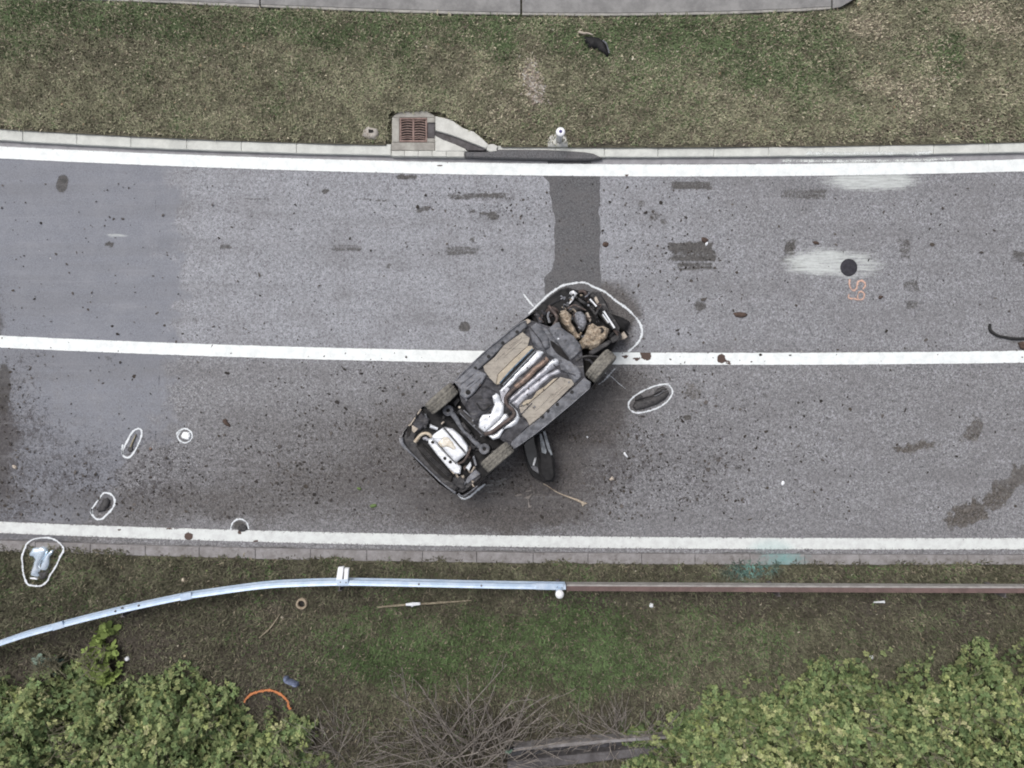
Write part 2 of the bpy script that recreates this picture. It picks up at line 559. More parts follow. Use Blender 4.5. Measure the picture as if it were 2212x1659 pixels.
M['gutter'] = concrete('gutter concrete', px(184, 183, 187), px(160, 159, 162))
M['pave'] = concrete('grey pavement', px(166, 165, 164), px(136, 135, 135), scale=3.5)
M['pave_edge'] = concrete('pavement edging', px(196, 193, 187), px(150, 148, 146), scale=6)
M['ramp'] = concrete('pale ramp concrete', px(238, 238, 232), px(212, 212, 206))
M['apron'] = concrete('drain apron concrete', px(196, 194, 186), px(160, 156, 150))
M['drain'] = concrete('old drain concrete', px(120, 117, 119), px(90, 87, 88), moss=px(74, 69, 63))

def soil_material():
    m = NT('verge soil')
    g, d, s = m.attr('green'), m.attr('dry'), m.attr('soil')
    n = m.noise(22, 5, 0.75, dist=0.5)
    c = m.mix(m.step(n, 0.35, 0.65), px(84, 81, 68), px(126, 122, 106))
    c = m.mix(m.math('MULTIPLY', g, 0.6), c, m.mix(m.step(n, 0.35, 0.65), px(64, 76, 56), px(96, 108, 80)))
    c = m.mix(m.math('MULTIPLY', d, 0.7), c, m.mix(m.step(n, 0.35, 0.65), px(136, 124, 110), px(182, 168, 152)))
    c = m.mix(m.math('MULTIPLY', s, 0.8), c, m.mix(m.step(n, 0.35, 0.65), px(62, 58, 54), px(96, 89, 84)))  # this mask also carries the painted shade below the guard rail
    m.bump(m.math('ADD', n, m.noise(60, 3)), 0.6, 0.02)
    return m.fin(c, 0.95, 0, 0.1)
M['soil'] = soil_material()
def tint_material(name, rough=0.75, trans=0.0):
    m = NT(name)
    c = m.attr('tint', 'Color')
    f = m.noise(35, 3, 0.7)
    c = m.mix(0.4, c, m.mix(f, (0.6, 0.6, 0.6, 1), (1.35, 1.35, 1.35, 1)), 'MULTIPLY')
    mm = m.fin(c, rough, 0, 0.15)
    return mm
M['blade'] = tint_material('grass blades')
M['leaf'] = tint_material('shrub leaves', 0.6)
M['twig'] = worn('grey brown twigs', px(176, 168, 160), px(134, 126, 119), 12)
M['stem'] = worn('pale stems', px(150, 146, 124), px(112, 108, 90), 12)

# car ---------------------------------------------------------------
M['paint'] = worn('black car paint', (0.012, 0.012, 0.014, 1), (0.02, 0.02, 0.024, 1), 6, 0.28, 0, 0.05, px(60, 58, 60), (0.64, 0.74), 0.4)
M['plastic'] = worn('black plastic', (0.012, 0.012, 0.013, 1), (0.028, 0.027, 0.028, 1), 8, 0.6, 0, 0.15, px(46, 44, 45), (0.64, 0.74), 0.15)
M['plastic_worn'] = worn('scuffed black plastic', (0.03, 0.03, 0.033, 1), (0.07, 0.068, 0.07, 1), 10, 0.6, 0, 0.25, px(104, 101, 103), (0.58, 0.70), 0.2, grime=0.35)
M['under'] = worn('dusty underseal', px(142, 144, 151), px(100, 102, 108), 9, 0.8, 0, 0.25, px(146, 143, 140), (0.6, 0.72), grime=0.4)
M['under_light'] = worn('dusty grey metal', px(156, 158, 165), px(120, 122, 129), 10, 0.75, 0, 0.25, px(160, 154, 146), (0.58, 0.7), grime=0.4)
M['under_dark'] = worn('dark underseal', px(98, 98, 104), px(58, 58, 63), 9, 0.75, 0, 0.25, px(96, 92, 90), (0.6, 0.72), grime=0.35)
M['tan'] = worn('tan floor coating', px(196, 188, 176), px(178, 170, 160), 5, 0.8, 0, 0.15, px(128, 118, 106), (0.6, 0.75), grime=0.25)
M['tan_light'] = worn('pale tan floor coating', px(214, 201, 180), px(196, 184, 165), 6, 0.8, 0, 0.15, px(150, 137, 118), (0.6, 0.75), grime=0.22)
M['shield'] = worn('bright aluminium heat shield', (0.80, 0.82, 0.86, 1), (0.70, 0.73, 0.78, 1), 7, 0.42, 0.35, 0.25, (0.5, 0.5, 0.52, 1), (0.66, 0.76), 0.5, grime=0.28)
M['shield_dull'] = worn('dull aluminium heat shield', (0.50, 0.51, 0.56, 1), (0.34, 0.34, 0.38, 1), 9, 0.45, 0.35, 0.3, (0.75, 0.77, 0.8, 1), (0.6, 0.72), 0.5, grime=0.4)
M['exhaust'] = worn('brown exhaust steel', px(118, 104, 100), px(88, 78, 76), 12, 0.6, 0.3, 0.25, px(150, 128, 118), (0.58, 0.7), grime=0.5)
M['copper'] = worn('heat tinted exhaust pipe', px(178, 152, 136), px(112, 99, 94), 9, 0.5, 0.3, 0.25, px(216, 186, 168), (0.58, 0.7), grime=0.45)
M['muffler'] = worn('silver muffler steel', (0.82, 0.84, 0.88, 1), (0.72, 0.74, 0.78, 1), 8, 0.4, 0.35, 0.15, (0.60, 0.54, 0.44, 1), (0.66, 0.76), 0.5, grime=0.22)
M['muffler_stain'] = worn('stained muffler steel', (0.72, 0.68, 0.60, 1), (0.55, 0.47, 0.36, 1), 9, 0.45, 0.3, 0.15, (0.82, 0.82, 0.82, 1), (0.55, 0.65), 0.5, grime=0.3)
M['pipe_tan'] = worn('tan tail pipe', px(228, 216, 196), px(198, 180, 158), 12, 0.5, 0.2, 0.2)
M['tyre'] = worn('dusty tyre rubber', px(156, 152, 143), px(126, 123, 117), 14, 0.9, 0, 0.3, px(110, 107, 103), (0.58, 0.68), grime=0.22)
M['rubber'] = worn('black rubber', (0.018, 0.018, 0.019, 1), (0.035, 0.034, 0.034, 1), 14, 0.8, 0, 0.3)
M['rim'] = worn('dark steel rim', (0.05, 0.05, 0.055, 1), (0.12, 0.12, 0.125, 1), 10, 0.5, 0.5, 0.2)
M['gearbox'] = worn('mud caked gearbox', px(238, 222, 200), px(192, 172, 150), 16, 0.9, 0, 0.9, px(84, 74, 66), (0.56, 0.66), dist=0.03, grime=0.22)
M['engine'] = worn('grey engine alloy', px(184, 186, 194), px(136, 138, 146), 14, 0.6, 0.3, 0.5, px(72, 70, 72), (0.56, 0.68), dist=0.02, grime=0.35)
M['white_plastic'] = worn('white plastic', (0.80, 0.82, 0.85, 1), (0.70, 0.72, 0.76, 1), 14, 0.5, 0, 0.1)
M['cream'] = worn('cream plastic', px(214, 202, 188), px(180, 168, 154), 14, 0.6, 0, 0.15)
M['door_trim'] = worn('blue grey door steel', px(168, 174, 180), px(118, 123, 129), 10, 0.4, 0.3, 0.1, grime=0.3)
M['glass'] = worn('dark tinted glass', (0.02, 0.022, 0.024, 1), (0.04, 0.043, 0.046, 1), 4, 0.12, 0, 0.02, spec=0.6)
M['hose_blue'] = worn('blue grey brake line', px(120, 150, 176), px(74, 96, 116), 14, 0.5, 0.3, 0.1)
M['mirror'] = worn('broken mirror glass', (0.74, 0.86, 0.97, 1), (0.84, 0.90, 0.97, 1), 3, 0.1, 0.75, 0.02, spec=0.6)

# roadside ----------------------------------------------------------
M['galv'] = worn('galvanised steel', (0.42, 0.53, 0.68, 1), (0.54, 0.63, 0.75, 1), 5, 0.42, 0.4, 0.08, (0.46, 0.47, 0.5, 1), (0.66, 0.76), 0.5)
M['rail_brown'] = worn('brown weathered rail', px(128, 106, 103), px(110, 92, 89), 5, 0.8, 0.0, 0.15, px(140, 120, 112), (0.6, 0.72))
M['rail_edge'] = worn('pale rail edge', px(196, 192, 188), px(168, 164, 160), 6, 0.6, 0.2, 0.1)
M['post_steel'] = worn('post steel', px(150, 146, 148), px(112, 106, 106), 8, 0.6, 0.3, 0.15)
M['white_paint'] = worn('white painted metal', (0.82, 0.83, 0.85, 1), (0.76, 0.77, 0.79, 1), 10, 0.5, 0, 0.05)
M['purple'] = worn('violet cap', px(92, 84, 150), px(74, 68, 128), 20, 0.6, 0, 0.1)
M['grate'] = worn('rusty cast iron', px(168, 144, 136), px(136, 114, 107), 14, 0.8, 0.0, 0.3, px(182, 156, 148), (0.58, 0.7))
M['pit'] = worn('dark pit', (0.012, 0.011, 0.011, 1), (0.03, 0.028, 0.027, 1), 10, 0.9)
M['clay'] = worn('clay pipe', px(206, 190, 166), px(166, 150, 130), 16, 0.85)
M['dull_pale'] = worn('dusty pale plastic', px(160, 154, 150), px(128, 122, 118), 16, 0.8)
M['wood'] = worn('split pale wood', px(216, 202, 182), px(172, 156, 138), 18, 0.85, 0, 0.3)
M['bamboo'] = worn('weathered cane', px(172, 162, 140), px(132, 122, 104), 14, 0.8)
M['rubble'] = worn('chalky rubble', px(206, 200, 192), px(168, 160, 150), 14, 0.95, 0, 0.5, px(132, 120, 108), (0.56, 0.66))
M['brown'] = worn('rusty brown scrap', px(106, 88, 80), px(80, 68, 62), 22, 0.9, 0, 0.5)
M['dark_debris'] = worn('dark plastic scrap', (0.03, 0.029, 0.031, 1), (0.07, 0.067, 0.068, 1), 22, 0.6, 0, 0.4, px(122, 119, 120), (0.58, 0.66))
M['blue_rag'] = worn('pale blue scrap', px(140, 150, 176), px(108, 118, 146), 25, 0.8, 0, 0.4)
M['cover'] = worn('black manhole cover', px(54, 53, 60), px(70, 69, 76), 14, 0.7, 0.1, 0.4)
M['cabbage'] = worn('blue green leaves', px(150, 176, 160), px(104, 130, 112), 20, 0.7)
M['far_ground'] = worn('far grass', px(92, 92, 68), px(76, 84, 56), 0.6, 0.95, fine=8)

def spray(name, c, cover=0.48):
    m = NT(name)
    n = m.math('ADD', m.noise(45, 5, 0.85), m.math('MULTIPLY', m.math('SUBTRACT', m.noise(5, 3, 0.6), 0.5), 0.5))
    a = m.math('ADD', n, m.math('MULTIPLY', m.attr('edge'), 0.35))
    m.alpha(m.math('SUBTRACT', 1.0, m.step(a, cover + 0.12, cover + 0.34)))
    return m.fin(m.mix(m.noise(25, 3), c, tuple(v * 0.85 for v in c[:3]) + (1,)), 0.8, 0, 0.2)
M['chalk'] = spray('white spray chalk', (0.70, 0.73, 0.76, 1), 0.50)
M['chalk_thin'] = spray('thin white spray chalk', (0.62, 0.64, 0.67, 1), 0.36)
M['spill'] = spray('pale paint spill', (0.70, 0.73, 0.72, 1), 0.33)
M['orange'] = spray('orange spray paint', px(226, 148, 100), 0.50)
M['peach'] = spray('faded orange spray paint', px(240, 200, 182), 0.44)

# ------------------------------------------------------------------ road masks (stains, spills, broad darkening), survey grid
RECT = [  # x0 x1 y0 y1 strength
    (1447, 1540, 390, 411, .9), (1445, 1545, 522, 566, 1.05), (1460, 1545, 566, 585, .9), (1690, 1716, 515, 552, .85), (970, 1100, 416, 432, .85),
    (1040, 1080, 432, 440, .6), (525, 590, 427, 433, .8), (748, 845, 428, 434, .8), (957, 1035, 531, 552, .9), (717, 780, 527, 545, .75),
    (470, 500, 526, 541, .8), (1690, 1790, 406, 432, .8), (1704, 1740, 560, 582, .8), (226, 243, 518, 534, 1.0), (1944, 1968, 515, 560, .75),
    (1952, 1990, 605, 630, .7), (1950, 1985, 645, 668, .8), (2185, 2215, 540, 568, .85), (1010, 1030, 508, 526, .6), (860, 900, 375, 388, .8),
    (1185, 1195, 430, 445, .6), (700, 720, 412, 418, .6), (1420, 1500, 340, 348, .6), (480, 500, 905, 922, .6),
    (1010, 1100, 455, 470, .45), (900, 960, 452, 472, .5), (1395, 1425, 455, 480, .5)]
OLIVE = [(1502, 850, 26, 18, 0, 1.0), (1980, 967, 50, 14, -12, 1.15), (2105, 930, 32, 28, -30, 1.1), (2075, 945, 16, 14, 0, .8),
         (2085, 1112, 52, 25, -28, 1.25), (2160, 1068, 62, 24, -32, 1.2), (2208, 1030, 40, 26, -42, 1.25), (2230, 1010, 40, 30, -40, 1.2), (875, 865, 16, 22, 0, .7), (1465, 850, 20, 18, 0, .5), (1370, 760, 40, 30, 0, .5),
         (880, 900, 12, 26, 0, .5), (1068, 1055, 30, 16, 0, .25)]
STAIN = [(703, 413, 11, 5, 0, .9), (915, 453, 18, 6, -15, .8), (1020, 458, 9, 5, 0, .9), (1047, 462, 14, 5, 10, .85), (1412, 468, 13, 10, 0, .7), (1432, 478, 8, 8, 0, .7), (1386, 440, 9, 8, 0, .7), (1022, 518, 8, 6, 0, .8), (866, 381, 13, 6, 0, 1.0), (838, 574, 8, 5, -30, .8), (1050, 760, 12, 6, 0, .6), (420, 690, 8, 6, 0, .6), (1700, 560, 18, 10, 0, .6), (1655, 855, 10, 6, 0, .6), (1370, 745, 14, 10, 0, .6), (650, 925, 12, 8, 0, .6), (560, 1060, 14, 8, 0, .6), (730, 1010, 10, 10, 0, .6), (955, 1130, 24, 9, 0, .6), (1195, 1130, 26, 8, 0, .6), (1330, 1120, 20, 9, 0, .5), (1545, 990, 8, 7, 0, .7), (1590, 1010, 8, 6, 0, .7), (135, 397, 14, 20, 20, 1.0), (1065, 467, 14, 10, 20, .9), (1003, 706, 12, 11, -30, 1.1), (1512, 662, 14, 12, 0, .8), (1483, 901, 10, 6, 0, 1.1),
         (517, 1135, 14, 12, 0, .8), (235, 775, 12, 6, 30, .6), (1145, 760, 14, 10, 0, .5), (2195, 735, 18, 14, 0, .5), (8, 840, 16, 60, 0, .9)]
DARK_AREAS = [(1235, 905, 150, 95, -10, .95), (1130, 1050, 230, 95, -8, .75), (820, 1090, 420, 95, 4, .55), (330, 1095, 330, 60, 3, .65), (-10, 960, 60, 170, 0, .95),  # broad darker areas, mostly round the car and in the lower lane
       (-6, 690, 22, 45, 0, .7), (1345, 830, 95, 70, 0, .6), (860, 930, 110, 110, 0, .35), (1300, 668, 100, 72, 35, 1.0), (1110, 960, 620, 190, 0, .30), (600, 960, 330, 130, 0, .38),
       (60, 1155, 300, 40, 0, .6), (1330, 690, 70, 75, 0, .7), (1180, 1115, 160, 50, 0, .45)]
PALE = [(1775, 566, 95, 34, 0, 1.0), (1835, 572, 85, 36, 0, .8), (1880, 390, 120, 26, 0, 1.0), (1880, 345, 170, 14, 0, .9), (1820, 336, 170, 14, 0, .95), (250, 508, 30, 5, 0, .7), (1070, 1050, 34, 20, -20, .5), (640, 1010, 30, 10, 0, .25)]
def masks(x, y):
    j = (fbm(x, y, 40, 3) - 0.5)
    j2 = (fbm(x, y, 14, 5) - 0.5)
    m = {}
    m['smooth'] = np.clip(0.5 + (385 - x + j * 140 - sm(y, 900, 1050) * 260 * (vn(x, y, 120, 8))) / 110, 0, 1) * (x < 372 + j * 90 + 60 * vn(x, y, 30, 4)) * (1 - .3 * sm(y, 770, 800))
    m['old'] = np.clip(sm(y, 740, 800) + sm(x + j * 300, 1250, 1700) * .75, 0, 1)
    st = np.zeros_like(x)
    for a, b, c, d, s in RECT:
        xx, yy = x + j2 * 34, y + j2 * 9
        e = np.minimum(np.minimum(xx - a, b - xx) / 5.0, np.minimum(yy - c, d - yy) / 3.0)
        streak = 0.62 + 0.5 * vn(x, y * 14, 60, 21)
        st = np.maximum(st, sm(e, -0.6, 1.0) * s * streak)
    for a in STAIN: st = np.maximum(st, sm(1.25 - blob(x + j2 * 8, y + j2 * 8, *a[:5]), 0, .5) * a[5])
    m['stain'] = st
    ol = np.zeros_like(x)
    for a in OLIVE: ol = np.maximum(ol, sm(1.25 - blob(x + j2 * 44 + j * 30, y + j2 * 34, *a[:5]), 0, .55) * a[5])
    m['olive'] = ol
    dk = np.zeros_like(x)
    for a in DARK_AREAS: dk = dk + sm(1.35 - blob(x + j * 60, y + j * 60, *a[:5]), 0, 1.1) * a[5] * (1 - 0.4 * dk)
    m['stain'] = np.maximum(m['stain'], .75 * np.exp(-((y - kerb_lo_front(x) + 3.5) / 2.2) ** 2) * (vn(x, y * 0, 45, 15) > .35))
    m['dark_area'] = np.clip(dk, 0, 1.2)
    pl = np.zeros_like(x)
    for a in PALE: pl = np.maximum(pl, sm(1.3 - blob(x + j * 30, y + j2 * 6, *a[:5]), 0, .8) * a[5])
    m['pale'] = pl
    m['teal'] = sm(1.2 - blob(x, y, 1665, 1190, 90, 48), 0, 1.0)
    m['dirt'] = np.clip(.25 + sm(1.3 - blob(x, y, 1150, 1010, 620, 190), 0, 1) * .8 + sm(1.3 - blob(x, y, 150, 1020, 420, 140), 0, 1) * .9 + sm(1.3 - blob(x, y, 0, 900, 130, 300), 0, 1) * .8 - sm(1.2 - blob(x, y, 170, 560, 180, 170), 0, 1) * .5 + sm(1.2 - blob(x, y, 1060, 450, 150, 80), 0, 1) * .5, 0, 1.3)
    cr = np.exp(-((x - 340 - 3 * np.sin(y / 40)) / 3.0) ** 2) * (y > 345) * (y < 1010) * (0.35 + 0.65 * vn(x, y, 60, 12))
    cr = np.maximum(cr, np.exp(-((y - 424) / 2.5) ** 2) * (x > 300) * (x < 400) * 0.8)
    m['crack'] = cr
    return m

# ------------------------------------------------------------------ the setting
g = obj('ground', [(-250, -250, -.25), (250, -250, -.25), (250, 250, -.25), (-250, 250, -.25)], [(0, 1, 2, 3)], M['far_ground'])
g['kind'] = 'structure'

xs = np.arange(-560, 2780, 4.0)
ys = np.arange(262, 1250, 4.0)
X, Y = np.meshgrid(xs, ys)
wx, wy = W(X, Y)
V = np.stack([wx, wy, np.zeros_like(wx)], -1).reshape(-1, 3)
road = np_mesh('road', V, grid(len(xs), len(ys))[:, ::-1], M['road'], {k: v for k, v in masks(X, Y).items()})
road['kind'] = 'structure'
# the road goes on beyond the detailed stretch
for nm, a, b in (('road_far', -9000, -560), ('road_far', 2780, 11000)):
    p = [W3(a, 262), W3(b, 262), W3(b, 1250), W3(a, 1250)]
    o = np_mesh(nm, np.array(p, float), np.array([[3, 2, 1, 0]]), M['road'])
    o['kind'] = 'structure'

def strip(name, f, half, mat, z, x0=-560, x1=2780, step=4, mud=(), jit=0.4):
    xx = np.arange(x0, x1 + step, step, dtype=float)
    offs = np.array([-1, -.8, -.4, 0, .4, .8, 1.0])
    yc = f(xx)
    Xg = np.repeat(xx[None, :], len(offs), 0)
    Yg = yc[None, :] + offs[:, None] * half
    Yg[0] += (vn(xx, xx * 0, 7, 31) - .5) * jit * 2
    Yg[-1] += (vn(xx, xx * 0, 7, 41) - .5) * jit * 2
    a, b = W(Xg, Yg)
    V = np.stack([a, b, np.full_like(a, z)], -1).reshape(-1, 3)
    md = np.zeros_like(Xg)
    for c in mud: md = np.maximum(md, sm(1.3 - blob(Xg, Yg, *c[:5]), 0, .6) * c[5])
    edge = np.repeat(np.array([1, .5, 0, 0, 0, .5, 1.0])[:, None], len(xx), 1)
    teal = sm(1.2 - blob(Xg, Yg, 1665, 1190, 90, 48), 0, 1.0)
    o = np_mesh(name, V, grid(len(xx), len(offs))[:, ::-1], mat, {'mud': md, 'edge': edge, 'teal': teal})
    o['kind'] = 'structure'
    return o
strip('edge_line', line_up, 13, M['line'], 0.008, mud=[(950, 358, 7, 4, 0, .8), (1353, 378, 5, 4, 0, .9)])
strip('centre_line', line_mid, 13, M['line'], 0.008,
      mud=[(1395, 766, 14, 11, 60, 1.15), (1350, 770, 7, 5, 0, .9), (1375, 775, 9, 5, 0, .9), (1558, 775, 10, 11, 0, 1.0), (1572, 782, 10, 6, 30, .7), (2195, 776, 16, 10, 0, .3)])
strip('edge_line', line_low, 12.5, M['line_old'], 0.008,
      mud=[(408, 1158, 10, 9, 0, 1.0), (258, 1145, 6, 4, 0, .8), (553, 1172, 7, 6, 0, .9), (518, 1150, 6, 7, 0, .8), (366, 1142, 8, 4, 0, .7), (790, 1170, 12, 6, 0, .4)])

# dark reinstated trench across the north lane
tr = [(1181, 343), (1276, 343), (1279, 354), (1296, 380), (1296, 420), (1294, 460), (1297, 500), (1296, 545), (1298, 600), (1299, 650), (1178, 650), (1176, 600), (1190, 585), (1199, 560), (1197, 520), (1199, 480), (1192, 440), (1186, 410), (1187, 392), (1172, 381), (1183, 354)]
tq = []
for i in range(len(tr)):
    a, b = tr[i], tr[(i + 1) % len(tr)]
    n = max(1, int(math.dist(a, b) / 7))
    for k in range(n):
        t = k / n
        tq.append((a[0] + (b[0] - a[0]) * t + random.uniform(-1.6, 1.6), a[1] + (b[1] - a[1]) * t + random.uniform(-1, 1)))
o = prism('asphalt_patch', tq, 0.0005, 0.004, M['patch'], bev=0.001)
o['kind'] = 'structure'

# verges ------------------------------------------------------------
def vz_up(x, y): return 0.105 + 0.05 * (fbm(x, y, 90, 51) - 0.3) + np.clip((kerb_up_back(x) - y) / 3000, 0, .2)
_vz_up0 = vz_up
def vz_up(x, y):
    z = _vz_up0(x, y)
    z = np.where((y < walk_edge(x) + 5) & (x < 1850), np.minimum(z, .06), z)
    return np.where((x > 838) & (x < 1085) & (y > 240 + np.clip(x - 945, 0, 200) * .5), np.minimum(z, .03), z)
def vz_lo(x, y):
    d = y - kerb_lo_back(x)
    return 0.07 + 0.05 * (fbm(x, y, 90, 52) - 0.4) - 0.12 * sm(d, 60, 420)
TAN = [(1870, 60, 50, 32, -30, 1.0), (2000, 130, 60, 90, 20, .55), (1155, 180, 28, 54, -10, 1.3), (2110, 45, 90, 30, 10, .7), (1900, 180, 60, 26, 0, .7), (2150, 200, 60, 60, 0, .5), (1720, 60, 60, 30, 0, .5),
       (2170, 25, 80, 40, 0, .5), (1080, 230, 90, 90, 0, .3), (1950, 230, 40, 50, 0, .6), (1460, 1510, 60, 30, 10, .45), (600, 1340, 40, 30, -40, .35), (1440, 1420, 14, 14, 0, .5)]
GREENS = [(2040, 105, 40, 55, 10, 1.2), (300, 40, 500, 45, 3, .75), (1050, 70, 420, 60, 3, .6), (1500, 60, 260, 50, 0, .6), (1700, 130, 180, 110, 0, .5), (1450, 150, 250, 90, 0, .35), (60, 60, 140, 90, 0, .5),
          (1250, 1350, 130, 70, 0, 1.2), (1000, 1400, 360, 90, 0, .85), (1330, 1460, 160, 60, 0, .65), (800, 1440, 160, 60, 0, .5), (1500, 1380, 260, 80, 0, .35)]
SOIL_SHADE = [(1500, 308, 800, 14, 0, .7), (2100, 285, 200, 26, 0, .6), (1200, 260, 140, 40, 0, .35), (1500, 1300, 900, 36, 0, .75), (2000, 1360, 300, 60, 0, .45), (420, 1360, 360, 110, -12, .5), (100, 1420, 300, 80, -10, .75), (600, 1440, 200, 60, 0, .5), (1050, 1610, 260, 110, 0, .85), (1700, 1235, 800, 18, 0, .45), (600, 1230, 500, 20, 0, .3), (720, 1590, 140, 90, 0, .6), (300, 1520, 500, 70, 0, .5), (1350, 1550, 120, 60, 0, .5), (580, 1525, 50, 40, 0, .9)]  # bare soil, plus the rail's shade put into the colour just below it
def vmasks(x, y):
    j = fbm(x, y, 60, 61) - .5
    def acc(L):
        s = np.zeros_like(x)
        for a in L: s = s + sm(1.35 - blob(x + j * 90, y + j * 90, *a[:5]), 0, 1.0) * a[5]
        return s
    g = np.clip(acc(GREENS) + (fbm(x, y, 70, 63) - .5) * 1.1, 0, 1)
    d = np.clip(acc(TAN) + (fbm(x, y, 40, 64) - .6) * 1.0, 0, 1)
    s = np.clip(acc(SOIL_SHADE) + (fbm(x, y, 50, 65) - .6) * 1.0, 0, 1)
    return g, d, s
def verge(name, top, bot, zf, ny):
    xx = np.arange(-560, 2780, 7.0)
    T, B = top(xx), bot(xx)
    t = np.linspace(0, 1, ny)[:, None]
    Xg = np.repeat(xx[None, :], ny, 0)
    Yg = T[None, :] * (1 - t) + B[None, :] * t
    Z = zf(Xg, Yg)
    k = S * (H - Z) / H
    a, b = (Xg - 1106) * k, (829.5 - Yg) * k
    gg, dd, ss = vmasks(Xg, Yg)
    V = np.stack([a, b, Z], -1).reshape(-1, 3)
    o = np_mesh(name, V, grid(len(xx), ny)[:, ::-1], M['soil'], {'green': gg, 'dry': dd, 'soil': ss}, smooth=True)
    o['kind'] = 'structure'
verge('verge', lambda x: np.full_like(x, -620), lambda x: kerb_up_back(x) + 3, vz_up, 150)
verge('verge', lambda x: kerb_lo_back(x) - 3, lambda x: np.full_like(x, 2260), vz_lo, 160)

# pavement in the north: slabs with a pale edge
z = 0.15
def pave_poly(x0, x1, edge, y0=-420):
    xx = np.linspace(x0, x1, 9)
    return [(x0, y0)] + [(float(a), float(walk_edge(a)) - edge) for a in xx] + [(x1, y0)]
pv = bpy.data.objects.new('pavement', None); col.objects.link(pv); pv['kind'] = 'structure'
for x0, x1 in ((-520, -102), (-99, 560), (563, 1124), (1128, 1796)):
    prism('paving_slab', pave_poly(x0, x1, 6), -.1, z, M['pave'], pv, bev=0.006)
    xx = np.linspace(x0, x1, 12)
    e = [(float(a), float(walk_edge(a)) - 5.6) for a in xx] + [(float(a), float(walk_edge(a)) + random.uniform(-.8, .8)) for a in xx[::-1]]
    prism('edging', e, -.1, z + .006, M['pave_edge'], pv, bev=0.006)
prism('paving_slab', [(1799, -420), (1799, 18), (1816, 15), (1842, 0), (1900, -90), (1990, -420)], -.1, z, M['pave'], pv, bev=.006)

# kerbs -------------------------------------------------------------
def kerb(name, fa, fb, zt, mat, joints, label_gap=0.5, front_lo=True, sink=0.0):
    root = bpy.data.objects.new(name, None); col.objects.link(root); root['kind'] = 'structure'
    for a, b in zip(joints[:-1], joints[1:]):
        xx = np.linspace(a + label_gap / 2, b - label_gap / 2, 4)
        dz = random.uniform(-.004, .004)
        q = [(float(x), float(fa(x)) + random.uniform(-.4, .4)) for x in xx] + [(float(x), float(fb(x)) + random.uniform(-.4, .4)) for x in xx[::-1]]
        o = prism('kerb_stone', q, -.12, zt + dz, mat, root, bev=0.012)
    return root
def joints(start, end, step, first):
    out = [first]
    while out[-1] < end: out.append(out[-1] + step * random.uniform(.97, 1.03))
    while out[0] > start: out.insert(0, out[0] - step)
    return out
jl = [j for j in joints(-560, 800, 118.5, 49) if j < 760] + [845]
kerb('kerb', kerb_up_back, kerb_up_front, 0.085, M['kerb_pale'], jl)
jr = [1074, 1200] + joints(1306, 2780, 118.5, 1306)
kerb('kerb', kerb_up_back, kerb_up_front, 0.085, M['kerb_pale'], jr)
kerb('kerb', kerb_lo_front, kerb_lo_back, 0.085, M['kerb_grey'], joints(-560, 2780, 119, 314), 0.6)
# gutter strips between kerb and edge line
for f, a, b in ((kerb_up_front, -2, 15), ):
    xx = np.arange(-560, 2781, 20.0)
    Xg = np.stack([xx, xx]); Yg = np.stack([f(xx) + a, f(xx) + b])
    p, q = W(Xg, Yg)
    o = np_mesh('gutter', np.stack([p, q, np.full_like(p, .003)], -1).reshape(-1, 3), grid(len(xx), 2)[:, ::-1], M['gutter'])
    o['kind'] = 'structure'

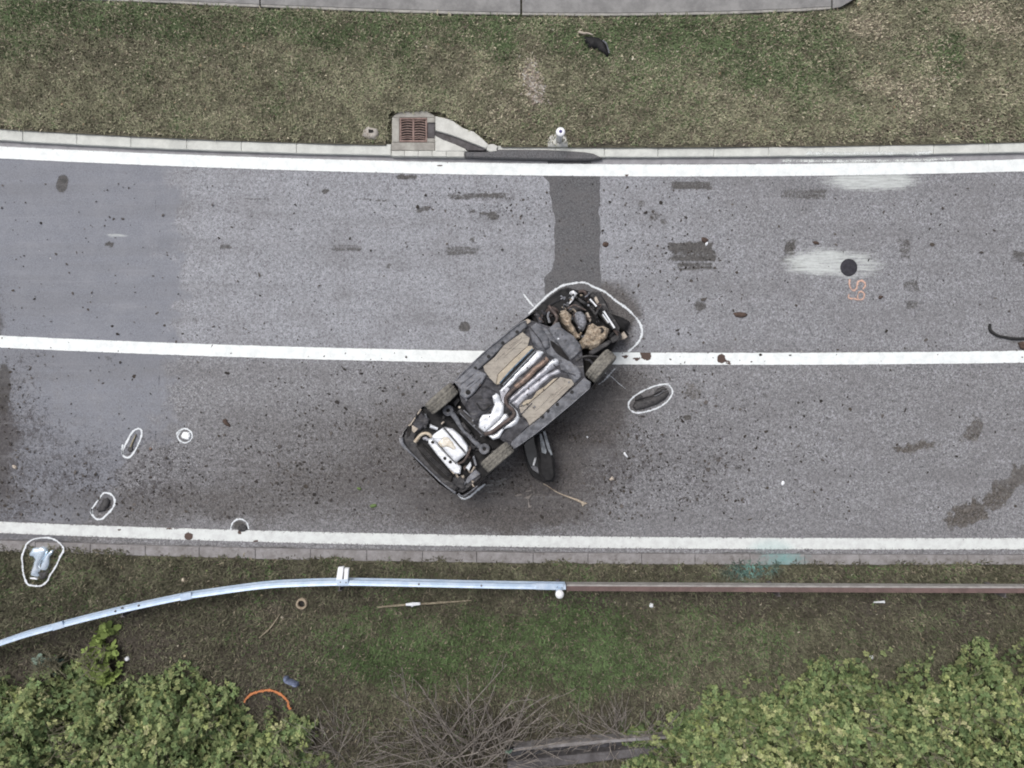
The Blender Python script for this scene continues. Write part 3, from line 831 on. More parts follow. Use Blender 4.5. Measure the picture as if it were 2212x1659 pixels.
# ------------------------------------------------------------------ grass blades
def blades(name, n, ytop, ybot, zf, keep, hgt, bright, pal, teal=False):
    bright = bright * 1.12
    x = rng.uniform(-330, 2540, n)
    t = rng.uniform(0, 1, n)
    T, B = ytop(x), ybot(x)
    y = T + (B - T) * t
    k = keep(x, y)
    x, y = x[k], y[k]
    g, d, s = vmasks(x, y)
    # thin out on bare soil and on the painted shade below the rail
    k = rng.uniform(0, 1, len(x)) > np.clip(s * .75 + d * .45, 0, .93)
    x, y, g, d, s = x[k], y[k], g[k], d[k], s[k]
    n = len(x)
    z = zf(x, y)
    kk = S * (H - z) / H
    X, Yw = (x - 1106) * kk, (829.5 - y) * kk
    ang = rng.uniform(0, 2 * np.pi, n)
    clump = np.clip(.5 * vn(x, y, 9, 71) + .5 * vn(x, y, 20, 74) + (fbm(x, y, 60, 76) - .5) * .5, 0, 1)
    clump = sm(clump, .12, .88)
    lean = rng.uniform(.35, 1.0, n)
    L = rng.uniform(.035, .10, n) * hgt * (0.7 + .6 * vn(x, y, 50, 72))
    w = rng.uniform(.005, .012, n) * np.where(rng.uniform(0, 1, n) < .2, 1.6, 1)
    dx, dy, dz = np.cos(ang) * lean, np.sin(ang) * lean, np.sqrt(np.clip(1 - lean ** 2, 0.03, 1))
    px_, py_ = -np.sin(ang), np.cos(ang)
    V = np.zeros((n, 4, 3))
    V[:, 0] = np.stack([X - px_ * w, Yw - py_ * w, z - .004], -1)
    V[:, 1] = np.stack([X + px_ * w, Yw + py_ * w, z - .004], -1)
    V[:, 2] = np.stack([X + dx * L + px_ * w * .7, Yw + dy * L + py_ * w * .7, z + dz * L * .75], -1)
    V[:, 3] = np.stack([X + dx * L * 1.1 - px_ * w * .3, Yw + dy * L * 1.1 - py_ * w * .3, z + dz * L * .7], -1)
    F = np.arange(n * 4).reshape(n, 4)
    olive, green, straw, brown = [np.array(px(*c)[:3]) for c in pal]
    r = rng.uniform(0, 1, n)
    c = olive[None] * (0.66 + .74 * clump[:, None]) * rng.uniform(.82, 1.18, n)[:, None]
    pg = np.clip(g * .95 + (clump - .5) * .3, 0, 1)
    c = np.where((r < pg)[:, None], green[None] * (0.5 + .65 * clump + .35 * rng.uniform(0, 1, n))[:, None], c)
    r2 = rng.uniform(0, 1, n)
    c = np.where((r2 < .055 + d * .6)[:, None], straw[None] * (0.65 + .6 * rng.uniform(0, 1, n))[:, None], c)
    r3 = rng.uniform(0, 1, n)
    c = np.where((r3 < .12 + s * .45)[:, None], brown[None] * (0.7 + .6 * rng.uniform(0, 1, n))[:, None], c)
    if teal:
        tm = sm(1.25 - blob(x, y, 1625, 1228, 70, 26, -8), 0, 1) * (vn(x, y, 5, 91) > .35)
        c = c * (1 - .42 * tm[:, None]) + np.array(px(104, 168, 166)[:3])[None] * .42 * tm[:, None] * (.6 + .8 * clump[:, None])
    C_ = np.repeat(c * bright, 4, 0)
    o = np_mesh(name, V.reshape(-1, 3), F, M['blade'], colors=C_)
    o['kind'] = 'stuff'
    return o
def keep_up(x, y):
    k = (y < kerb_up_back(x) - 2 - 5 * vn(x, y * 0, 12, 81))
    k &= ~((y < walk_edge(x) + 2 - 4 * vn(x, y * 0, 9, 82)) & (x < 1845))
    k &= ~((x > 844) & (x < 946) & (y > 240))
    ramp = (x >= 940) & (x < 1078) & (y > 249 + (x - 940) * .50)
    return k & ~ramp
def keep_lo(x, y):
    dirt = 1.0 * (x < 330) * sm(330 - x, 0, 120) * 12
    pipe = (x - 652) ** 2 + (y - 1304) ** 2 < 13 ** 2
    return ~pipe & (y > kerb_lo_back(x) - 7 + 15 * vn(x, y * 0, 19, 83) - 2 - dirt)
PAL_UP = [(128, 127, 106), (92, 105, 76), (174, 166, 146), (110, 102, 90)]
PAL_LO = [(104, 103, 85), (90, 108, 72), (142, 134, 116), (88, 82, 73)]
blades('grass', 420000, lambda x: np.full_like(x, -140), lambda x: kerb_up_back(x), vz_up, keep_up, 1.0, 1.52, PAL_UP)
blades('grass', 420000, lambda x: kerb_lo_back(x) - 14, lambda x: np.full_like(x, 1800), vz_lo, keep_lo, 1.15, 1.16, PAL_LO, True)

# dry leaf litter on the verges
def litter(name, n, xr, yr, zf, wfun, size, cols):
    Vs, Fs, Cs = [], [], []
    k = 0
    while k < n:
        x, y = random.uniform(*xr), random.uniform(*yr)
        if random.random() > wfun(x, y): continue
        z = float(zf(np.array([x]), np.array([y]))[0]) + random.uniform(.02, .035)
        X, Yw = W(x, y, z)
        s = random.uniform(.6, 1.3) * size
        a = random.uniform(0, 6.28)
        el = random.uniform(.35, .9)
        base = len(Vs) * 6
        ring = []
        tl = (random.uniform(-.5, .5), random.uniform(-.5, .5))
        for q in range(6):
            w = q * math.pi / 3 + random.uniform(-.2, .2)
            rr = s * random.uniform(.75, 1.1)
            u, v = rr * math.cos(w), rr * el * math.sin(w)
            p = (u * math.cos(a) - v * math.sin(a), u * math.sin(a) + v * math.cos(a))
            ring.append((X + p[0], Yw + p[1], z + p[0] * tl[0] + p[1] * tl[1]))
        Vs.append(ring); Fs.append(list(range(base, base + 6)))
        c = np.array(px(*random.choice(cols))[:3]) * random.uniform(.8, 1.2)
        Cs.append([c] * 6)
        k += 1
    o = np_mesh(name, np.array(Vs).reshape(-1, 3), np.array(Fs), M['blade'], colors=np.array(Cs).reshape(-1, 3))
    o['kind'] = 'stuff'
DRYC = [(206, 196, 168), (188, 172, 142), (222, 214, 196), (170, 150, 124)]
litter('leaf_litter', 420, (-250, 2450), (-60, 300), vz_up,
       lambda x, y: (0.25 + .75 * (x > 1500) * (y < 230) + .35 * (y < 130)) * (y < kerb_up_back(x) - 6) * (y > walk_edge(x) + 4 if x < 1840 else 1), .024, DRYC)
litter('leaf_litter', 260, (-250, 2450), (1225, 1600), vz_lo, lambda x, y: .6 * (y > kerb_lo_back(x) + 8), .024, [(164, 152, 128), (140, 128, 106), (190, 182, 164), (128, 138, 96)])
litter('leaf_litter', 330, (1110, 1200), (120, 225), vz_up, lambda x, y: float(np.exp(-((x - 1155 + (y - 180) * -.25) / 16) ** 2 - ((y - 180) / 40) ** 2)), .028, [(214, 208, 200), (190, 180, 170), (170, 156, 144)])
def clod_density(x, y):
    f = fbm(np.array([x]), np.array([y]), 70, 88)[0]
    d = .05 + 1.0 * math.exp(-((x - 1200) / 300) ** 2 - ((y - 1000) / 130) ** 2) + .8 * math.exp(-((x - 330) / 330) ** 2 - ((y - 1070) / 85) ** 2) + .9 * math.exp(-(x / 70) ** 2 - ((y - 940) / 170) ** 2)
    d += .5 * math.exp(-((x - 1050) / 110) ** 2 - ((y - 455) / 40) ** 2) + .35 * math.exp(-((x - 1420) / 130) ** 2 - ((y - 540) / 170) ** 2) + .35 * math.exp(-((x - 760) / 220) ** 2 - ((y - 940) / 150) ** 2)
    d += .25 * math.exp(-((x - 1560) / 200) ** 2 - ((y - 980) / 130) ** 2)
    return min(1, d) * (.25 + 1.5 * max(0, f - .38))
for n_, sz_ in ((2600, .018), (1100, .029), (200, .044)):
    litter('dirt_clods', n_, (-100, 2300), (392, 1124), lambda x, y: np.array([-0.020]), clod_density, sz_, [(76, 72, 70), (92, 88, 86), (64, 60, 57), (104, 99, 96), (84, 78, 73)])
# loose grit and crumbs of plastic on the carriageway
litter('road_grit', 420, (-100, 2300), (390, 1130), lambda x, y: np.array([-0.022]), lambda x, y: .3 + .7 * math.exp(-((x - 1250) / 420) ** 2 - ((y - 950) / 160) ** 2), .014,
       [(60, 57, 58), (80, 74, 70), (52, 48, 46), (104, 96, 90), (196, 194, 192)])
exec_later = []

# ------------------------------------------------------------------ the overturned car
cx, cy = W(*C(830, 770))
car = thing('overturned_car', (cx, cy, 0), 'overturned black hatchback lying on its roof across the white centre line', 'car')
def cp(name, f, seq, z0, z1, mat, parent=car, bev=.008, hf=None):
    return prism(name, pts(f, seq), z0, z1, mat, parent, bev, hf)
def cpatch(name, f, seq, z0, z1, mat, parent=car, **kw):
    return patch(name, pts(f, seq), z0, z1, mat, parent, **kw)
def ct(name, f, seq, r, mat, parent=car, n=8, k=6):
    """tube through (x, y, z) sheet points"""
    return tube(name, [W3(*f(p[0], p[1]), p[2]) for p in seq], r, mat, parent, n, k)

# body shell: lofted ring of levels (open towards the underside)
OUT = [(942, 296), (830, 380), (640, 550), (460, 722), (440, 752), (285, 905), (250, 888), (185, 975), (128, 1055), (114, 1100), (128, 1150), (240, 1278), (355, 1392), (452, 1458),
       (505, 1470), (560, 1440), (640, 1370), (690, 1325), (838, 1168), (1000, 1072), (1165, 935), (1338, 782), (1400, 700), (1440, 600), (1500, 500), (1545, 440), (1480, 330), (1380, 222), (1290, 150), (1205, 165), (1100, 215), (1010, 262)]
def toward(p, c, k): return (p[0] + (c[0] - p[0]) * k, p[1] + (c[1] - p[1]) * k)
def scale_car(p, ku, kv, du=0):
    u = (p[0] - 830) * .76 - (p[1] - 770) * .65
    v = -(p[0] - 830) * .65 - (p[1] - 770) * .76
    u, v = u * ku + du, v * kv
    return (830 + u * .76 - v * .65, 770 - u * .65 - v * .76)
LEV = [(1.0, .985, 1.02, 0), (1.0, 1.0, .82, 0), (.985, .97, .58, 0), (.60, .80, .10, -60), (.52, .70, .015, -60)]
mb = MB()
n = len(OUT)
allv = []
for ku, kv, zz, du in LEV:
    for p in OUT:
        u = (p[0] - 830) * .76 - (p[1] - 770) * .65
        q = scale_car(p, ku, kv, du)
        z_ = zz
        if u > 430: z_ = min(zz, .58 - .1 * (u - 430) / 330) if zz > .5 else zz
        if u < -480 and zz > .9: z_ = .92
        allv.append(W3(*C(*q), z_))
fs = []
for L in range(len(LEV) - 1):
    for i in range(n):
        j = (i + 1) % n
        fs.append((L * n + i, L * n + j, (L + 1) * n + j, (L + 1) * n + i))
fs.append(tuple((len(LEV) - 1) * n + i for i in range(n)))
mb.add(allv, fs)
mb.build('body_shell', M['paint'], car)

# floor of the shell, rear pan and engine bay bottom
cp('underbody_pan', C, [(470, 735), (930, 325), (1090, 380), (1280, 500), (1300, 690), (1330, 745), (845, 1165), (760, 1110), (590, 980), (500, 860)], .95, 1.075, M['under_dark'])
cp('rear_pan', C, [(500, 850), (600, 980), (770, 1115), (830, 1150), (700, 1320), (560, 1430), (500, 1455), (450, 1440), (350, 1375), (240, 1260), (140, 1130), (150, 1050), (260, 895), (300, 920), (460, 760)], .70, .86, M['plastic'])
cp('engine_bay_floor', C, [(945, 300), (1100, 222), (1200, 172), (1290, 158), (1375, 232), (1475, 340), (1530, 440), (1480, 520), (1430, 640), (1330, 690), (1280, 600), (1180, 430), (1090, 360), (960, 340)], .30, .52, M['plastic'])  # black finish stands in for shadow in the engine bay gaps

# sills
cp('sill', C, [(458, 722), (560, 630), (648, 539), (760, 445), (858, 366), (922, 335), (930, 372), (880, 418), (778, 494), (700, 572), (630, 640), (560, 690), (480, 752)], .9, 1.14, M['under'], bev=.02)
cp('sill', C, [(842, 1168), (1000, 1058), (1070, 1006), (1200, 892), (1338, 772), (1342, 735), (1300, 705), (1210, 790), (1100, 882), (1000, 975), (930, 1030), (830, 1118), (822, 1140)], .9, 1.14, M['under'], bev=.02)
# drain holes and grommets along the sills and floor
def disc(name, f, x, y, z, r, mat, parent, h=.006, n=10):
    a, b = W(*f(x, y), z)
    v, fc = lathe_vf([(r, -h), (r, 0), (r * .8, h * .3)], (a, b, z), n)
    return obj(name, v, fc, mat, parent)
for f, x, y in ((A3, 545, 465), (A3, 360, 640), (A3, 730, 320), (A3, 190, 790), (A3, 1250, 1260), (A3, 1060, 1420), (A3, 1440, 1100), (A3, 1130, 1345), (A3, 820, 300)):
    disc('grommet', f, x, y, 1.146, .032, M['rubber'], car)

# tan floor panels with stamped folds
cp('floor_panel', A3, [(292, 768), (440, 645), (560, 492), (800, 322), (895, 400), (870, 500), (690, 660), (480, 870), (455, 1000), (375, 920), (310, 830)], 1.0, 1.118, M['tan'], bev=.006)
cp('floor_panel', A3, [(484, 872), (694, 664), (872, 504), (925, 500), (945, 545), (800, 680), (640, 850), (512, 995), (460, 1003)], 1.0, 1.127, M['tan_light'], bev=.01)
cp('floor_panel', A3, [(760, 1292), (870, 1262), (1085, 1080), (1290, 905), (1440, 940), (1470, 1002), (1380, 1082), (1230, 1232), (1050, 1402), (890, 1532), (850, 1450), (780, 1390)], 1.0, 1.118, M['tan'], bev=.006)
cp('floor_panel', A3, [(762, 1286), (830, 1213), (870, 1200), (920, 1190), (985, 1095), (1100, 1020), (1200, 930), (1262, 912), (1085, 1074), (868, 1256)], 1.0, 1.127, M['tan_light'], bev=.01)
for (xa, ya), (xb, yb) in (((560, 640), (800, 430)), ((600, 560), (780, 400)), ((1150, 1230), (1380, 1020)), ((1000, 1300), (1180, 1130))):
    a, b = W3(*A3(xa, ya), 1.12), W3(*A3(xb, yb), 1.12)
    v, f_ = tube_vf([a, b], .009, 6)
    obj('stamped_rib', v, f_, M['tan'], car)

# centre tunnel: shields, pipes, lines
ct('brake_line', A3, [(930, 540, 1.13), (800, 670, 1.13), (640, 830, 1.13), (505, 985, 1.13)], .013, M['hose_blue'])
ct('brake_line', A3, [(952, 548, 1.125), (820, 690, 1.125), (660, 860, 1.125), (515, 1025, 1.125)], .012, M['rubber'])
ct('fuel_line', A3, [(975, 560, 1.13), (850, 690, 1.13), (700, 850, 1.13), (545, 1010, 1.13)], .014, M['door_trim'])
cpatch('tunnel_shield', A3, [(985, 560), (1095, 565), (1040, 650), (960, 730), (850, 830), (770, 890), (680, 990), (600, 1065), (515, 1140), (500, 1085), (600, 970), (720, 830), (840, 715), (910, 640)], 1.0, 1.115, M['shield'], amp=.02, scale=.05, spacing=.03, dome=.03, dome_w=.03, seed=3)
cpatch('tunnel_shield', A3, [(1180, 680), (1225, 660), (1262, 672), (1280, 745), (1150, 832), (980, 962), (850, 1072), (700, 1205), (625, 1245), (612, 1195), (760, 1052), (900, 942), (1010, 845), (1090, 775)], 1.0, 1.115, M['shield_dull'], amp=.02, scale=.05, spacing=.03, dome=.03, dome_w=.03, seed=4)
cpatch('tunnel_shield', A3, [(1150, 700), (1225, 664), (1262, 672), (1275, 720), (1180, 770), (1120, 800), (1060, 830), (1090, 775)], 1.0, 1.135, M['shield'], amp=.015, scale=.05, spacing=.03, dome=.03, dome_w=.03, seed=14)
cpatch('tunnel_shield', A3, [(1282, 790), (1302, 850), (1170, 902), (1060, 1000), (985, 1085), (850, 1182), (735, 1310), (655, 1242), (800, 1102), (960, 982), (1100, 872)], 1.0, 1.105, M['shield_dull'], amp=.02, scale=.06, spacing=.03, dome=.03, dome_w=.03, seed=5)
ct('catalyst_pipe', A3, [(1125, 665, 1.12), (1040, 745, 1.13), (960, 805, 1.13), (890, 880, 1.13), (800, 965, 1.13), (700, 1040, 1.125)], [.045, .05, .048, .055, .052, .042], M['copper'], n=10)
ct('exhaust_pipe', A3, [(715, 1040, 1.15), (650, 1100, 1.16), (585, 1180, 1.17), (600, 1260, 1.18), (675, 1335, 1.18), (692, 1395, 1.18), (620, 1462, 1.18), (500, 1550, 1.17), (400, 1620, 1.15), (310, 1645, 1.12)], .036, M['exhaust'], n=10)
cp('pipe_hanger', A3, [(580, 1335), (605, 1325), (640, 1370), (615, 1390)], 1.1, 1.17, M['rubber'], bev=.004)
# rear heat shield, the bright one
cpatch('rear_heat_shield', A2, [(1165, 402), (1210, 372), (1245, 398), (1262, 450), (1300, 505), (1290, 600), (1250, 650), (1200, 700), (1090, 800), (1075, 790), (1022, 745), (1030, 660), (1062, 610), (1150, 598), (1192, 500)], 1.0, 1.155, M['shield'], amp=.016, scale=.07, spacing=.03, dome=.02, dome_w=.03, seed=6)
cpatch('rear_heat_shield', A2, [(1294, 600), (1330, 600), (1352, 640), (1200, 772), (1130, 800), (1085, 820), (1095, 800), (1205, 705), (1255, 655)], 1.0, 1.145, M['shield'], amp=.012, scale=.07, spacing=.03, dome=.02, dome_w=.03, seed=7)
cpatch('rear_heat_shield', A2, [(1350, 482), (1440, 570), (1470, 640), (1438, 702), (1380, 742), (1300, 765), (1245, 862), (1180, 880), (1120, 832), (1195, 822), (1395, 650), (1420, 595), (1345, 520)], 1.0, 1.145, M['shield'], amp=.014, scale=.07, spacing=.03, dome=.02, dome_w=.03, seed=8)
cp('gusset_panel', A2, [(1255, 360), (1330, 300), (1360, 330), (1310, 400), (1330, 470), (1290, 490), (1262, 440)], 1.0, 1.12, M['shield_dull'], bev=.01)
# fuel tank
cpatch('fuel_tank', A2, [(1072, 282), (1200, 352), (1246, 392), (1160, 440), (1182, 512), (1100, 592), (1042, 622), (1022, 728), (962, 690), (872, 522), (900, 452), (962, 392)], .9, 1.16, M['under_dark'], amp=.02, scale=.2, spacing=.035, dome=.07, dome_w=.07, seed=9)
ct('tank_strap', A2, [(1000, 480, 1.165), (1040, 540, 1.17), (1085, 560, 1.165), (1150, 500, 1.16)], .012, M['rubber'])
cp('rear_rail', A2, [(752, 252), (962, 100), (1112, 172), (1062, 258), (962, 388), (882, 442), (820, 392), (832, 340), (782, 290)], .95, 1.16, M['under_light'], bev=.02)
disc('rail_hole', A2, 908, 366, 1.168, .045, M['pit'], car)
for q in ([(800, 270), (960, 145), (975, 165), (815, 295)], [(870, 330), (1030, 195), (1045, 215), (885, 350)]):
    cp('rail_flange', A2, q, 1.1, 1.175, M['under_light'], bev=.006)
cp('rear_side_plate', A2, [(1245, 852), (1332, 770), (1482, 632), (1562, 700), (1572, 722), (1402, 880), (1382, 912), (1300, 880)], .95, 1.12, M['under_dark'], bev=.012)

# front crossmember, subframe and steering rack guard
cp('front_crossmember', C, [(940, 385), (985, 350), (1060, 392), (1100, 440), (1185, 590), (1262, 640), (1282, 700), (1232, 745), (1192, 682), (1150, 660), (1130, 592), (1060, 558), (1010, 530), (975, 500), (952, 440)], .9, 1.10, M['under'], bev=.015)
cp('subframe_plate', A4, [(470, 772), (560, 705), (610, 690), (645, 770), (800, 870), (892, 990), (902, 1060), (830, 1130), (762, 1182), (690, 1090), (590, 960), (520, 870)], .9, 1.125, M['under'], bev=.02)
cpatch('gearbox_mount', A3, [(900, 252), (960, 225), (1050, 255), (1140, 402), (1152, 522), (1080, 562), (1010, 530), (930, 460), (910, 380)], .9, 1.15, M['under'], amp=.02, scale=.08, spacing=.035, dome=.03, dome_w=.04, seed=10)
cp('subframe_slot', A3, [(1158, 430), (1190, 440), (1290, 520), (1410, 690), (1370, 680), (1250, 600), (1180, 510)], 1.1, 1.132, M['pit'], bev=.003)
cp('subframe_arm', A3, [(1260, 610), (1420, 700), (1500, 780), (1560, 850), (1545, 930), (1480, 950), (1400, 840), (1300, 740)], .95, 1.11, M['under_light'], bev=.015)
for x, y in ((600, 905), (650, 855), (700, 930), (560, 830)):
    disc('bolt', A4, x, y, 1.133, .016, M['under_dark'] if x != 600 else M['white_plastic'], car, n=6)
cp('jacking_bracket', A4, [(135, 680), (200, 650), (240, 665), (240, 690), (150, 750)], 1.0, 1.10, M['cream'], bev=.006)

# engine compartment
cpatch('engine_block', A4, [(806, 585), (850, 550), (905, 548), (962, 605), (975, 690), (950, 770), (920, 805), (882, 765), (825, 680)], .5, .98, M['engine'], smooth=False, amp=.04, scale=.055, spacing=.025, dome=.06, dome_w=.05, seed=11)
cpatch('gearbox', A4, [(880, 942), (935, 880), (965, 830), (1000, 725), (1058, 698), (1120, 742), (1200, 735), (1268, 770), (1240, 880), (1140, 1000), (1040, 1055), (990, 1020), (925, 1035)], .5, 1.02, M['gearbox'], smooth=False, amp=.07, scale=.055, spacing=.024, dome=.10, dome_w=.07, seed=12)
cpatch('engine_sump', A4, [(620, 572), (660, 545), (702, 530), (782, 600), (768, 690), (815, 750), (835, 800), (880, 850), (890, 900), (830, 905), (790, 850), (750, 810), (660, 690)], .5, .98, M['gearbox'], smooth=False, amp=.07, scale=.055, spacing=.024, dome=.08, dome_w=.05, seed=13)
cp('drain_plug_hole', A4, [(1130, 770), (1165, 755), (1200, 800), (1165, 838), (1125, 800)], .9, 1.04, M['pit'], bev=.004)
cp('oil_filter', A4, [(960, 570), (985, 560), (1030, 660), (1015, 690), (990, 650)], .6, .92, M['cream'], bev=.008)
cp('front_rail', A4, [(1000, 1075), (1080, 1020), (1260, 920), (1290, 945), (1260, 985), (1060, 1110), (1010, 1110)], .7, 1.0, M['plastic_worn'], bev=.015)
cp('front_rail', A4, [(1270, 900), (1340, 860), (1400, 870), (1385, 920), (1310, 960), (1285, 945)], .6, .9, M['plastic_worn'], bev=.015)
cp('radiator_frame', A4, [(850, 300), (905, 275), (985, 330), (1180, 540), (1330, 775), (1290, 800), (1140, 620), (960, 420), (880, 380)], .4, .66, M['plastic'], bev=.01)
for q in ([(1180, 548), (1200, 545), (1340, 760), (1320, 775)], [(1168, 590), (1182, 585), (1262, 695), (1248, 705)]):
    cp('radiator_fin', A4, q, .5, .80, M['white_plastic'], bev=.004)
cp('radiator_fin', A4, [(1002, 395), (1018, 385), (1105, 480), (1090, 495)], .5, .74, M['white_plastic'], bev=.004)
cp('lamp_bracket', A4, [(1068, 375), (1092, 355), (1130, 430), (1105, 458), (1080, 420)], .45, .70, M['cream'], bev=.006)
cpatch('lamp_mount', A4, [(758, 290), (795, 278), (852, 318), (820, 350), (800, 400), (765, 440), (740, 458), (765, 390), (790, 345)], .4, .72, M['white_plastic'], amp=.03, scale=.05, spacing=.025, dome=.02, dome_w=.02, seed=15)
cp('bumper_bracket', A4, [(1412, 860), (1452, 812), (1500, 880), (1470, 905), (1420, 915)], .15, .42, M['cream'], bev=.01)
ct('coolant_hose', A4, [(870, 300, .66), (930, 290, .72), (965, 345, .70), (960, 400, .64)], .03, M['exhaust'])
ct('coolant_hose', A4, [(860, 390, .7), (930, 440, .76), (985, 470, .7), (1060, 560, .72), (1100, 640, .7)], .028, M['plastic_worn'])
ct('wiring_loom', A4, [(1010, 330, .62), (1060, 300, .66), (1085, 350, .64), (1060, 420, .62), (1120, 520, .66)], .018, M['plastic_worn'])
ct('wiring_loom', A4, [(720, 520, .8), (800, 470, .8), (880, 500, .82), (960, 540, .8)], .016, M['exhaust'])
cp('battery_tray', A4, [(700, 480), (800, 400), (880, 440), (960, 540), (880, 540), (800, 570), (740, 560)], .4, .62, M['plastic_worn'], bev=.012)
cp('front_valance', A4, [(985, 300), (1150, 300), (1200, 420), (1270, 560), (1400, 760), (1385, 830), (1330, 770), (1180, 530), (1020, 360)], .1, .40, M['plastic_worn'], bev=.012)
# left front corner without its wheel: arch liner, hub carrier, wishbone
cp('arch_liner', A4, [(225, 585), (300, 525), (400, 440), (470, 470), (440, 620), (470, 740), (400, 720), (280, 690)], .5, .78, M['plastic'], bev=.015)
ct('wishbone', A4, [(475, 480, .95), (520, 540, .98), (570, 600, 1.0), (580, 660, 1.02), (540, 740, 1.05)], [.03, .035, .03, .026, .03], M['exhaust'])
ct('drive_shaft', A4, [(480, 560, .92), (465, 620, .95), (490, 700, 1.0)], .022, M['under_light'])
ct('strut', A4, [(310, 590, .75), (350, 640, .85), (380, 700, .95)], [.045, .05, .04], M['under_dark'])
a_, b_ = W(*A4(520, 560), .86)
v, f_ = lathe_vf([(.03, -.03), (.11, -.03), (.12, 0), (.11, .02), (.05, .025), (.04, .05)], (a_, b_, .86), 16, Matrix.Rotation(.9, 3, 'X'))
obj('wheel_hub', v, f_, M['exhaust'], car, True)
# right front arch
cp('arch_liner', A4, [(815, 1200), (870, 1150), (1010, 1110), (1140, 1120), (1050, 1240), (985, 1340), (960, 1410), (900, 1400), (890, 1290)], .5, .80, M['pit'], bev=.01)
ct('arch_lip', A4, [(830, 1195, 1.08), (900, 1150, 1.08), (1000, 1130, 1.06), (1110, 1140, 1.02)], .02, M['plastic_worn'])
ct('drive_shaft', A4, [(940, 1170, .96), (1010, 1190, .98), (1060, 1250, 1.0)], .022, M['under_dark'])
# crushed bonnet and front bumper lying against the road
cpatch('bonnet', A4, [(222, 592), (300, 520), (400, 425), (520, 330), (640, 248), (735, 228), (870, 262), (960, 258), (1060, 300), (1180, 330), (1250, 440), (1290, 590), (1200, 640), (1000, 500), (820, 450), (640, 520), (460, 640), (300, 680)], .06, .30, M['plastic'], amp=.03, scale=.3, spacing=.07, dome=.18, dome_w=.14, seed=16)
cpatch('front_bumper', A4, [(1250, 575), (1330, 580), (1450, 625), (1530, 668), (1552, 700), (1520, 740), (1500, 800), (1535, 850), (1490, 870), (1430, 810), (1370, 790), (1300, 700)], .03, .26, M['plastic'], amp=.03, scale=.15, spacing=.05, dome=.14, dome_w=.08, seed=17)

rf = random.Random(5)
FIT = ['plastic_worn', 'under', 'under_dark', 'exhaust', 'plastic', 'engine', 'gearbox', 'cream']
def fittings(name, f, box, zr, n, sz, mats):
    for i in range(n):
        x, y, zz = rf.uniform(box[0], box[2]), rf.uniform(box[1], box[3]), rf.uniform(*zr)
        m_ = M[rf.choice(mats)]
        if i % 2:
            d = [(rf.uniform(-sz, sz), rf.uniform(-sz, sz)) for _ in range(3)]
            ct(name, f, [(x + a, y + b, zz + rf.uniform(-.04, .04)) for a, b in d], rf.uniform(.010, .022), m_, n=6, k=4)
        else:
            k_ = rf.randint(4, 6); a0 = rf.uniform(0, 6)
            cp(name, f, [(x + sz * .5 * rf.uniform(.5, 1.1) * math.cos(a0 + q * 6.283 / k_), y + sz * .5 * rf.uniform(.4, 1.0) * math.sin(a0 + q * 6.283 / k_)) for q in range(k_)], zz - .08, zz, m_, bev=.01)
fittings('engine_fitting', A4, (640, 300, 1000, 540), (.6, .84), 20, 45, FIT)
fittings('engine_fitting', A4, (980, 430, 1300, 720), (.6, .84), 18, 45, FIT[:5])
fittings('engine_fitting', A4, (760, 600, 1000, 880), (.86, .96), 14, 38, FIT)
fittings('engine_fitting', A4, (1240, 760, 1400, 930), (.5, .9), 12, 40, FIT[:5])
fittings('engine_fitting', A4, (300, 520, 600, 720), (.78, .95), 12, 45, ['plastic_worn', 'under_dark', 'exhaust', 'plastic'])
fittings('axle_fitting', A2, (600, 430, 830, 720), (.86, .97), 14, 55, ['plastic_worn', 'under_dark', 'plastic'])
fittings('axle_fitting', A2, (920, 820, 1200, 1080), (.86, .97), 16, 55, ['plastic_worn', 'under_dark', 'exhaust', 'plastic'])
fittings('axle_fitting', A2, (760, 1130, 960, 1400), (.86, .96), 16, 55, ['plastic_worn', 'under', 'exhaust', 'cream', 'plastic'])
fittings('axle_fitting', A2, (350, 600, 500, 840), (.90, .96), 8, 50, ['plastic_worn', 'under_dark', 'under'])

# rear axle
ct('axle_beam', A2, [(815, 560, 1.0), (900, 640, 1.03), (1000, 730, 1.03), (1110, 830, 1.0)], .055, M['plastic_worn'], n=10)
ct('axle_edge', A2, [(860, 560, 1.075), (950, 640, 1.085), (1110, 800, 1.075)], .014, M['under_light'])
ct('axle_edge', A2, [(820, 590, 1.06), (930, 700, 1.07), (1075, 840, 1.06)], .010, M['under'])
for q in ([(735, 590, .98), (790, 670, 1.0), (830, 740, .99), (880, 810, .96)], [(1035, 950, .98), (970, 890, 1.0), (920, 840, .99), (880, 800, .96)]):
    ct('trailing_arm', A2, q, [.05, .045, .035, .03], M['under'])
for q in ([(840, 700, 1.0), (930, 800, 1.0)], [(830, 780, .95), (900, 850, .95)], [(930, 820, .97), (960, 850, .97)]):
    ct('anti_roll_link', A2, q, .03, M['plastic_worn'], k=1)
for x, y in ((692, 562), (1085, 978)):
    a_, b_ = W(*A2(x, y), 1.0)
    v, f_ = lathe_vf([(.035, .0), (.045, .03), (.085, .035), (.098, .02), (.10, -.05), (.06, -.06), (.035, -.05)], (a_, b_, 1.0), 20)
    sp_ = obj('spring_seat', v, f_, M['under'], car, True)
    v, f_ = lathe_vf([(.033, -.05), (.033, .0), (.01, .002)], (a_, b_, 1.0), 12)
    obj('spring_bore', v, f_, M['pit'], sp_)
disc('reflective_clip', A2, 815, 528, 1.09, .022, M['cream'], car)
cp('clip', A2, [(612, 700), (640, 680), (652, 690), (622, 715)], .9, .98, M['cream'], bev=.003)
cp('brake_cable_bracket', A2, [(745, 480), (800, 420), (820, 450), (770, 520)], .9, 1.0, M['plastic_worn'], bev=.006)

